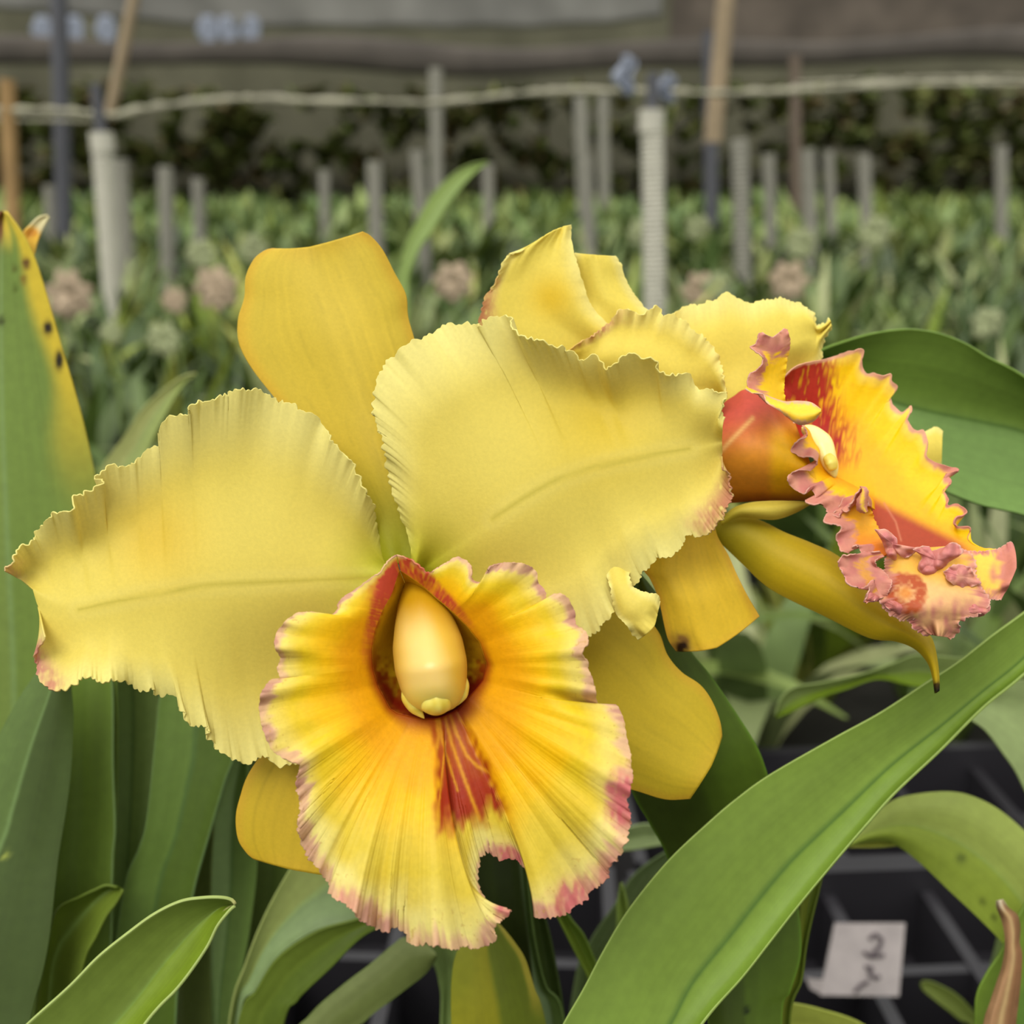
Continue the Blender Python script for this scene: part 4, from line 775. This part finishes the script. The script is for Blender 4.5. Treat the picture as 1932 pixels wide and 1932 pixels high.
leaf(pl, [(1840, 2050), (1857, 1932), (1870, 1890), (1881, 1857), (1893, 1820), (1898, 1778), (1892, 1738), (1882, 1712), (1882, 1699)], [(1905, 2050), (1915, 1932), (1922, 1870), (1927, 1804), (1922, 1778), (1923, 1750), (1918, 1727), (1902, 1714), (1890, 1697)], None, [376, 378, 380], leafc((128, 104, 72), (112, 86, 58), midc=(186, 160, 110), mw=.2, seed=107, vein=.14, tipc=((196, 180, 150), .93)), 'dry brown curled leaf tip', fold=-4, ruffle=1.5, rf=6, rp_=2)
pl = plant(1560, 2300, 460, 'orchid seedling at the bottom edge below the white tag')
leaf(pl, [(1430, 2100), (1462, 1960), (1474, 1905), (1492, 1893), (1552, 1905), (1627, 1932), (1700, 1990), (1760, 2100)], [(1440, 2110), (1480, 2000), (1520, 1980), (1570, 1990), (1620, 2020), (1680, 2060), (1750, 2110)], None, [440, 436, 440], leafc((132, 152, 62), seed=109))
pl = plant(1900, 2200, 600, 'orchid seedling with one short leaf on the tray right of the white tag')
leaf(pl, [(1900, 2050), (1865, 1950), (1836, 1908), (1804, 1876), (1764, 1855), (1745, 1851), (1738, 1854)], [(1860, 2050), (1833, 1940), (1812, 1925), (1791, 1908), (1765, 1888), (1743, 1870), (1737, 1857)], None, [560, 560, 560], leafc((92, 114, 50), seed=113), fold=1)
pl = plant(1150, 2200, 470, 'orchid plant between the lip and the diagonal leaf with grey-green curving leaves')
leaf(pl, [(1050, 2100), (1085, 1850), (1108, 1788), (1130, 1750), (1158, 1710), (1192, 1656), (1231, 1623), (1270, 1600)], [(1090, 2100), (1110, 1860), (1135, 1800), (1160, 1765), (1190, 1720), (1215, 1690), (1250, 1650), (1290, 1606)], None, [480, 480, 485, 490], leafc((74, 98, 58), (62, 86, 44), seed=127), 'dark grey-green curving leaf')
leaf(pl, [(1120, 2000), (1148, 1800), (1164, 1752), (1165, 1710), (1172, 1666)], [(1140, 2000), (1165, 1830), (1178, 1790), (1186, 1724), (1173, 1665)], None, [450, 450, 455], leafc((104, 134, 56), seed=131), 'small pointed light green leaf')
leaf(pl, [(1060, 1570), (1120, 1568), (1186, 1560), (1230, 1556), (1300, 1580)], [(1060, 1605), (1120, 1606), (1190, 1604), (1250, 1594), (1300, 1590)], None, [520, 520, 525], leafc((128, 156, 104), seed=137), 'pale horizontal leaf behind the lip')

# ------------------------------------------------------------------ trays on the ground
PLAST = mat('black_tray_plastic', (40, 38, 42), rough=.42, spec=.5)
def tray(x, y, rz, w_=.40, h_=.27, nx=5, ny=3):
    l = []; H = .09; ca, sa = math.cos(rz), math.sin(rz)
    def bx_(cx, cy, cz, sx_, sy_, sz_): box_mesh(l, (x + ca * cx - sa * cy, y + sa * cx + ca * cy, cz), (sx_, sy_, sz_), rz)
    bx_(0, -h_ / 2, H / 2, w_, .010, H); bx_(0, h_ / 2, H / 2, w_, .010, H); bx_(-w_ / 2, 0, H / 2, .010, h_ - .012, H); bx_(w_ / 2, 0, H / 2, .010, h_ - .012, H)
    for i in range(1, nx): bx_(-w_ / 2 + w_ * i / nx, 0, H * .42, .010, h_ - .012, H * .7)
    for j in range(1, ny): bx_(0, -h_ / 2 + h_ * j / ny, H * .42, w_ - .012, .009, H * .7 - .004)
    bx_(0, 0, .003, w_ - .01, h_ - .01, .004)
    loc = (x, y, 0); return build('seedling_tray', l, PLAST, loc=loc)
tag(tray(.30, .585, .06), 'black plastic seedling tray under the white tag', 'tray', 'black seedling trays')
tag(tray(.32, .815, .05, .44, .17, 5, 2), 'black plastic seedling tray behind the one with the white tag', 'tray', 'black seedling trays')
tag(tray(-.13, .60, -.05), 'black plastic seedling tray below the frilly lip', 'tray', 'black seedling trays')

# white tag with handwritten marks
TAGM = mat('white_label_plastic', (168, 158, 156), rough=.5, noise=(60, .14)); INK = mat('faded_marker_ink', (84, 74, 78), rough=.7)
def quadpts(p, d): return P(p[0], p[1], d)
tq = [(1576, 1742), (1708, 1742), (1696, 1880), (1548, 1878)]
td = .722
pts = [quadpts(p, td + (.0 if i < 2 else -.012)) for i, p in enumerate(tq)]
loc = tuple(np.mean(pts, 0)); nrm = np.cross(pts[1] - pts[0], pts[3] - pts[0]); nrm /= np.linalg.norm(nrm)
if nrm[1] < 0: nrm = -nrm
tg_ = empty('plant_tag', loc, 'small white plant tag with dark handwritten marks standing on the black tray', 'label tag')
v = [tuple(p) for p in pts] + [tuple(p + nrm * .0025) for p in pts]
o = build('plate', [(v, [(0, 1, 2, 3), (7, 6, 5, 4), (0, 4, 5, 1), (1, 5, 6, 2), (2, 6, 7, 3), (3, 7, 4, 0)])], TAGM, None, loc=loc); o.parent = tg_; o.location = (0, 0, 0)
st = [quadpts(p, td - .010) for p in ((1522, 1846), (1556, 1850), (1556, 1880), (1530, 1866))]
v = [tuple(p) for p in st] + [tuple(p + nrm * .003) for p in st]
o = build('stake_end', [(v, [(0, 1, 2, 3), (7, 6, 5, 4), (0, 4, 5, 1), (1, 5, 6, 2), (2, 6, 7, 3), (3, 7, 4, 0)])], TAGM, None, loc=loc); o.parent = tg_; o.location = (0, 0, 0)
def stroke(pp, r):
    l = []
    for a_, b_ in zip(pp[:-1], pp[1:]):
        f = lambda q: P(q[0], q[1], td - .0125 * ((q[1] - 1742) / 137.0) - .0006)
        l.append(cyl(tuple(f(a_)), tuple(f(b_)), r, n=8))
    o = build('handwritten_mark', l, INK, None, loc=loc); o.parent = tg_; o.location = (0, 0, 0)
stroke([(1640, 1772), (1652, 1762), (1664, 1772), (1660, 1786), (1650, 1796), (1640, 1806), (1668, 1802)], .0013)
stroke([(1630, 1796), (1640, 1804)], .0013)
stroke([(1632, 1824), (1646, 1826), (1640, 1838), (1652, 1846), (1660, 1842)], .0013)
stroke([(1612, 1872), (1626, 1858), (1638, 1852)], .0012)

# ------------------------------------------------------------------ orchid beds behind
rng = np.random.RandomState(5)
PAL = [(96, 116, 70), (66, 92, 42), (54, 76, 34), (112, 132, 84), (86, 108, 50), (132, 146, 96), (74, 98, 58), (100, 118, 60), (60, 80, 44), (48, 66, 30), (120, 134, 70)]
def bed_plant_geo(rng, h, n, wd, cols, ox=0, oy=0, seg_=6):
    V, F, C = [], [], []; h = h * (1 + .2 * rng.randn())
    for i in range(n):
        a = rng.rand() * 6.283; L = h * (.7 + .5 * rng.rand()); lean = .25 + .9 * rng.rand(); wl = wd * (.7 + .6 * rng.rand())
        c = np.array(lin(cols[rng.randint(len(cols))])) * (.75 + .5 * rng.rand()) * np.array([1.10, .98, .80]); b0 = len(V)
        dx, dy = math.cos(a), math.sin(a); x, y, z = ox + dx * .02, oy + dy * .02, 0.0; el = math.pi / 2 - lean * .35
        for k in range(seg_ + 1):
            f = k / seg_; w2 = wl * math.sin(math.pi * min(.97, .18 + .8 * f)) * .5
            V += [(x - dy * w2, y + dx * w2, z + .25 * w2), (x, y, z), (x + dy * w2, y - dx * w2, z + .25 * w2)]; C += [c, c * 1.05, c]
            x += dx * math.cos(el) * L / seg_; y += dy * math.cos(el) * L / seg_; z += math.sin(el) * L / seg_; el -= lean * 1.5 / seg_
        for k in range(seg_):
            q = b0 + 3 * k; F += [(q, q + 1, q + 4, q + 3), (q + 1, q + 2, q + 5, q + 4)]
    return V, F, C
def plant_mesh(name, geos, m):
    V, F, C = [], [], []
    for v_, f_, c_ in geos:
        b = len(V); V += v_; C += c_; F += [tuple(i + b for i in q) for q in f_]
    me = bpy.data.meshes.new(name); me.from_pydata(V, [], F); me.polygons.foreach_set('use_smooth', [True] * len(F))
    at = me.color_attributes.new('pigment', 'FLOAT_COLOR', 'POINT'); at.data.foreach_set('color', np.c_[np.clip(np.array(C), .002, .95), np.ones(len(C))].ravel().astype(np.float32))
    me.materials.append(m); me.update(); return me
protos = []
KINDS_ = [('dark green', [(48, 66, 28), (56, 78, 34), (70, 92, 44), (62, 84, 46)]), ('mid-green', [(84, 108, 48), (96, 116, 64), (74, 100, 44), (112, 132, 80)]), ('pale grey-green', [(132, 148, 104), (116, 134, 92), (148, 160, 122), (96, 120, 74)]), ('yellow-green', [(118, 136, 48), (100, 124, 40), (142, 152, 80), (84, 108, 40)])]
for k in range(16):
    cols = KINDS_[k % 4][1]
    protos.append(plant_mesh('bed_orchid', [bed_plant_geo(rng, .27, rng.randint(11, 17), .036, cols)], FARLEAF))
count = 0; y = 1.0
while y < 4.7:
    half = y * .56 + .15; x = -half + rng.rand() * .1
    while x < half:
        px_, py_ = x + rng.randn() * .03, y + rng.randn() * .04
        pk = rng.choice(16, p=np.tile([.34, .28, .24, .14], 4) / 4)
        o = bpy.data.objects.new('bed_orchid', protos[pk]); COL.objects.link(o)
        s_ = .75 + .45 * rng.rand(); o.location = (px_, py_, 0); o.scale = (s_, s_, s_ * (.85 + .3 * rng.rand())); o.rotation_euler = (0, 0, rng.rand() * 6.28)
        band = 'nearest rows just beyond the trays' if y < 1.9 else ('middle rows around the white posts' if y < 3.2 else 'far rows among the grey posts')
        tag(o, 'blurred %s orchid plant in the %s' % (KINDS_[pk % 4][0], band), 'plant', '%s orchids in the %s' % (KINDS_[pk % 4][0], band)); count += 1
        x += .165 + .02 * y
    y += .155 + .022 * y
geos = []
sy = 1.0
while sy < 4.8:                                    # the beds run on past the sides of the view
    for sg_ in (-1, 1):
        for k in range(int(3 + 5 * sy / 4.8 * 2)):
            x_ = sg_ * (sy * .56 + .30 + (.2 + .02 * sy) * k)
            v_, f_, c_ = bed_plant_geo(rng, .28, 9, .04, PAL, 0, 0, 4); geos.append(([(a + x_, b_ + sy, c) for a, b_, c in v_], f_, c_))
    sy += .19 + .02 * sy
yy = 4.8
while yy < 15.0:
    half = yy * .80 + .6; x = -half
    cols = PAL if yy < 7 else [(112, 138, 84), (132, 154, 98), (96, 124, 70), (84, 112, 62), (120, 140, 70)]
    while x < half:
        v_, f_, c_ = bed_plant_geo(rng, .34 if yy > 7 else .3, 9, .06 + .004 * yy, cols, 0, 0, 4)
        ox_, oy_ = x + rng.randn() * .05, yy + rng.randn() * .06
        geos.append(([(a + ox_, b + oy_, c) for a, b, c in v_], f_, c_)); x += .22 + .012 * yy
    yy += .22 + .03 * yy
o = bpy.data.objects.new('far_orchid_foliage', plant_mesh('far_orchid_foliage', geos, FARLEAF)); COL.objects.link(o)
tag(o, 'mass of green orchid foliage filling the far beds up to the net wall', 'foliage', kind='stuff')

# ------------------------------------------------------------------ posts, poles and rope
PVC = mat('ribbed_white_pipe', (186, 182, 168), rough=.6, noise=(30, .08)); GRY = mat('grey_concrete_post', (134, 131, 120), rough=.8, noise=(30, .1))
DRK = mat('dark_steel_pipe', (78, 78, 84), rough=.6); TAN = mat('weathered_bamboo', (148, 130, 104), rough=.8, noise=(20, .15)); WOOD = mat('orange_brown_wood', (160, 128, 84), rough=.8, noise=(12, .2))
BRN = mat('dull_brown_pole', (104, 90, 78), rough=.8)
def ray(px, py, Y):
    """point where the sight line of a pixel meets the vertical plane at distance Y (used to read positions off the photo once)"""
    p1 = P(px, py, 1.0); t = (Y - CAM.y) / (p1[1] - CAM.y); return np.array([CAM.x + (p1[0] - CAM.x) * t, Y, CAM.z + (p1[2] - CAM.z) * t])
def post(xt, yt, xb, yb, wpx, m, label, dia=.06, name='bed_post', cat='post', group='posts standing in the beds', ribs=True, cap=False):
    D = dia * FPX / wpx; a = ray(xt, yt, D); b = ray(xb, yb, D)
    f = (a[2]) / (a[2] - b[2]); foot = a + (b - a) * f; foot[2] = 0
    r = dia / 2; top = Vector(a); ft = Vector(foot)
    if cap:
        e_ = empty(name, tuple(ft), label, cat, group)
        o = build('ribbed_sleeve', [cyl(ft, top, r * .92, r * .92, ribs=60, amp=.0025)], m, None, smooth=False, loc=tuple(ft)); o.parent = e_; o.location = (0, 0, 0)
        o = build('collar', [cyl(top - Vector((0, 0, .05)), top + Vector((0, 0, .004)), r * 1.08)], m, None, loc=tuple(ft)); o.parent = e_; o.location = (0, 0, 0)
        o = build('inner_pipe', [cyl(top, top + Vector((0, 0, cap)), r * .52)], DRK, None, loc=tuple(ft)); o.parent = e_; o.location = (0, 0, 0); o['label'] = 'dark pipe end'
        return e_
    o = build(name, [cyl(ft, top, r, r, ribs=40 if ribs else 0, amp=.002)], m, loc=tuple(ft)); return tag(o, label, cat, group)
post(191, 252, 214, 560, 38, PVC, 'near white ribbed post at the left with a dark pipe end', cap=.13)
post(1230, 210, 1236, 590, 42, PVC, 'tallest white ribbed post, between the two blooms, with a dark pipe end', cap=.09)
post(1395, 260, 1403, 560, 29, GRY, 'pale grey ribbed post right of the tallest white post')
post(224, 298, 240, 500, 29, GRY, 'grey post just behind the near white post at the left')
post(312, 314, 316, 460, 26, GRY, 'grey post, second to the right of the near white post')
post(373, 336, 376, 410, 21, GRY, 'short faint grey post left of the upright sepal')
post(612, 320, 613, 400, 18, GRY, 'faint small post directly above the upright sepal')
post(706, 303, 711, 460, 26, GRY, 'grey post above the tip of the upright sepal')
post(787, 282, 806, 590, 25, GRY, 'leaning grey post beside the tall blurred blade')
post(921, 308, 922, 400, 19, GRY, 'small post at the tip of the tall blurred blade')
post(1104, 290, 1110, 420, 24, GRY, 'grey post above the second bloom, in front of a taller one')
post(1095, 172, 1099, 300, 24, GRY, 'taller grey post crossing the rope above the second bloom', dia=.09)
post(1138, 172, 1140, 330, 19, GRY, 'thin tall post just left of the tallest white post', dia=.09)
post(1450, 290, 1452, 370, 20, GRY, 'faint short post right of the pale grey ribbed post')
post(1524, 280, 1528, 405, 25, GRY, 'grey post above the red-throated lip')
post(1563, 284, 1565, 335, 18, GRY, 'small post right beside the grey post above the lip')
post(1630, 292, 1633, 380, 22, GRY, 'faint grey post between two clearer posts at the right')
post(1889, 276, 1889, 372, 21, GRY, 'lone grey post near the right edge')
post(822, 128, 824, 290, 22, GRY, 'thin tall grey pole crossing the rope in the middle', dia=.09)
post(92, 350, 95, 400, 18, GRY, 'small faint post beside the dark steel pole at the left')
post(13, 150, 24, 400, 26, WOOD, 'orange-brown wooden stake at the left edge', name='wooden_stake', cat='stake', ribs=False, group=None)
post(108, -120, 122, 430, 29, DRK, 'dark grey steel pole at the left reaching out of view', name='steel_pole', cat='pole', dia=.09, ribs=False, group=None)
post(1500, 105, 1502, 330, 19, BRN, 'thin brown pole right of the slanted bamboo pole', name='brown_pole', cat='pole', dia=.09, ribs=False, group=None)
post(1340, 60, 1342, 430, 26, DRK, 'dark pole behind the slanted bamboo pole', name='steel_pole', cat='pole', dia=.10, ribs=False, group=None)
def pole2(a, b, Y, r, m, label, name):
    p = ray(*a, Y); q = ray(*b, Y); o = build(name, [cyl(tuple(q), tuple(p), r, r * .9)], m, loc=tuple(q)); return tag(o, label, 'pole')
pole2((1384, -160), (1345, 268), 5.2, .042, TAN, 'pale slanted bamboo pole at the top right', 'bamboo_pole')
pole2((285, -160), (206, 224), 5.2, .026, TAN, 'thin slanted bamboo pole at the top left', 'bamboo_pole')
def rope(pp, Y, r, label):
    p = crom(pp, 160); l = []; V, F = [], []; n = 8
    for i, (a_, b_) in enumerate(p):
        q = ray(a_, b_, Y); rr = r * (1 + .6 * vn1(np.array([i * .8]), 7)[0])
        for j in range(n):
            t_ = 2 * math.pi * j / n; V.append((q[0], q[1] + rr * math.cos(t_), q[2] + rr * math.sin(t_)))
    for i in range(len(p) - 1):
        for j in range(n): F.append((i * n + j, i * n + (j + 1) % n, (i + 1) * n + (j + 1) % n, (i + 1) * n + j))
    o = build('rope', [(V, F)], ROPE, smooth=True, loc=tuple(ray(p[0][0], p[0][1], Y))); tag(o, label, 'rope')
ROPE = mat('pale_wrapped_rope', (150, 146, 126), rough=.8, noise=(9, .3))
rope([(-40, 208), (30, 208), (130, 210), (215, 218), (260, 208), (330, 198), (400, 190), (480, 186), (560, 190), (640, 192), (720, 192), (800, 194), (870, 190), (920, 184), (1000, 176), (1100, 172), (1250, 174), (1350, 176), (1450, 174), (1560, 168), (1700, 160), (1800, 158), (1980, 158)], 4.6, .013, 'pale sagging rope stretched across the whole nursery')
rope([(1500, 158), (1600, 154), (1700, 150), (1800, 148), (1980, 146)], 6.4, .010, 'thinner pale rope above the main rope at the right')
rope([(-40, 226), (60, 226), (180, 228)], 6.0, .009, 'thin rope below the main rope at the far left')
# rolled net band and pale things under the roof
ROLL = mat('dark_rolled_net', (76, 70, 64), rough=.9, noise=(2, .25))
def roll(x0, y0, x1, y1, Y, r, m, label, name='net_roll'):
    a, b = ray(x0, y0, Y), ray(x1, y1, Y); l = []; n = 16; V, F = [], []; K = 60
    for i in range(K):
        f = i / (K - 1); c = a + (b - a) * f; c[2] += .05 * math.sin(f * 9) + .03 * math.sin(f * 23); rr = r * (1 + .25 * math.sin(f * 17 + 1) * math.sin(f * 5))
        for j in range(n):
            t_ = 2 * math.pi * j / n; V.append((c[0], c[1] + rr * .5 * math.cos(t_), c[2] + rr * math.sin(t_)))
    for i in range(K - 1):
        for j in range(n): F.append((i * n + j, i * n + (j + 1) % n, (i + 1) * n + (j + 1) % n, (i + 1) * n + j))
    tag(build(name, [(V, F)], m, smooth=True, loc=tuple(a)), label, 'net')
roll(-200, 108, 2150, 96, 11.5, .13, ROLL, 'long dark rolled-up shade net hanging below the roof')

# hedge of climbing foliage in front of the net wall
geos = []
for i in range(620):
    x_ = rng.uniform(-12, 12); z_ = 1.5 * rng.rand() ** .8; cols = [(112, 132, 74), (94, 112, 58), (124, 134, 80), (120, 110, 82), (104, 116, 70)]
    v_, f_, c_ = bed_plant_geo(rng, .42, 7, .17, cols, 0, 0, 3)
    geos.append(([(a + x_, b + 15.5 + .2 * rng.randn(), c * .7 + z_) for a, b, c in v_], f_, c_))
o = bpy.data.objects.new('creeper_hedge', plant_mesh('creeper_hedge', geos, FARLEAF)); COL.objects.link(o)
tag(o, 'dark band of creeper foliage growing up the rear net wall', 'hedge', kind='stuff')
# pale blossoms and pots showing among the beds
BLO = mat('pinkish_tan_blossom', (172, 152, 128), rough=.8, noise=(60, .2)); BLW = mat('cream_blossom', (150, 156, 116), rough=.8, noise=(60, .15))
def blossom(px, py, Y, r, m, label, group):
    c = ray(px, py, Y); V, F = [], []; n = 7
    for k in range(n):                               # seven cupped petals around a centre
        a_ = 6.283 * k / n + rng.rand() * .4; b0 = len(V); d_ = np.array([math.cos(a_), -.45, math.sin(a_)]); s_ = np.array([-math.sin(a_), 0, math.cos(a_)])
        for i in range(4):
            f_ = i / 3; q = c + d_ * r * f_ + np.array([0, .3 * r * f_ * f_, 0]); w_ = r * (.3 + .25 * rng.rand()) * math.sin(math.pi * (.32 + .6 * f_))
            V += [tuple(q - s_ * w_), tuple(q + np.array([0, .1 * r, 0])), tuple(q + s_ * w_)]
        for i in range(3):
            q = b0 + 3 * i; F += [(q, q + 1, q + 4, q + 3), (q + 1, q + 2, q + 5, q + 4)]
    st_ = cyl((c[0], c[1] + .12 * r, 0), (c[0], c[1] + .12 * r, c[2]), .004, n=6)
    e_ = empty('bed_blossom', (c[0], c[1], 0), label, 'flower', group)
    o = build('blossom_head', [(V, F)], m, e_, smooth=True, loc=(c[0], c[1], 0)); o.location = (0, 0, 0); md = o.modifiers.new('t', 'SOLIDIFY'); md.thickness = .002
    o = build('stalk', [st_], STEM, e_, loc=(c[0], c[1], 0)); o.location = (0, 0, 0)
for px, py, r_, w_ in ((132, 556, .055, 'beside the tall spotted leaf'), (408, 546, .05, 'right of the near white post'), (330, 566, .03, 'between the two larger tan blossoms'), (856, 532, .045, 'above the gap between the blooms'),
                       (1318, 548, .04, 'just right of the tallest white post'), (1488, 530, .045, 'right of the pale grey ribbed post')):
    blossom(px, py, 2.3 if r_ < .06 else 2, r_, BLO, 'blurred pinkish-tan blossom in the beds ' + w_, 'tan blossoms in the beds')
for px, py, Y_, r_, w_ in ((210, 628, 1.7, .02, 'right of the spotted leaf tip'), (1212, 440, 3.4, .05, 'left of the tallest white post at mid height'), (1650, 440, 3.0, .05, 'above the red-throated lip'), (1510, 460, 3.0, .045, 'above the red-throated lip, left of another'), (1315, 430, 3.2, .04, 'between the two clearest right-hand posts'),
                           (380, 480, 2.9, .045, 'above the tan blossoms at the left'), (480, 470, 2.9, .04, 'just left of the upright sepal'), (1350, 540, 2.2, .03, 'low beside the tallest white post'), (1860, 610, 1.8, .03, 'above the arching leaf at the right edge'), (310, 640, 1.7, .03, 'above the slender arching leaf')):
    blossom(px, py, Y_, r_, BLW, 'blurred cream blossom ' + w_, 'cream blossoms in the beds')
# pale blue rags tied by the rope
RAG = mat('pale_blue_plastic', (128, 134, 148), rough=.6)
def rag(px, py, Y, w_, h_, label):
    c = ray(px, py, Y); V, F = [], []
    for i in range(8):
        for j in range(6):
            f, g_ = i / 7, j / 5; s_ = math.sin(math.pi * (.15 + .75 * f))
            V.append((c[0] + (g_ - .5) * w_ * s_ + .01 * math.sin(f * 9), c[1] + .015 * math.sin(g_ * 9 + f * 4), c[2] + (.5 - f) * h_))
    for i in range(7):
        for j in range(5): F.append((i * 6 + j, i * 6 + j + 1, i * 6 + j + 7, i * 6 + j + 6))
    o = build('plastic_rag', [(V, F)], RAG, smooth=True, loc=tuple(c)); md = o.modifiers.new('t', 'SOLIDIFY'); md.thickness = .003
    tag(o, label, 'rag', 'pale blue plastic scraps')
rag(1180, 144, 2.9, .05, .10, 'pale blue plastic scrap left of the tallest white post')
rag(1256, 168, 2.9, .045, .075, 'pale blue plastic scrap right of the top of the tallest white post')
for px, w_ in ((80, 'farthest left'), (140, 'beside the steel pole'), (200, 'left of the thin bamboo pole'), (392, 'right of the thin bamboo pole'), (430, 'third from the right end of the row'), (472, 'right end of the row')):
    rag(px, 58, 12.36, .24, .30, 'pale blue plastic scrap hanging under the roof, ' + w_)
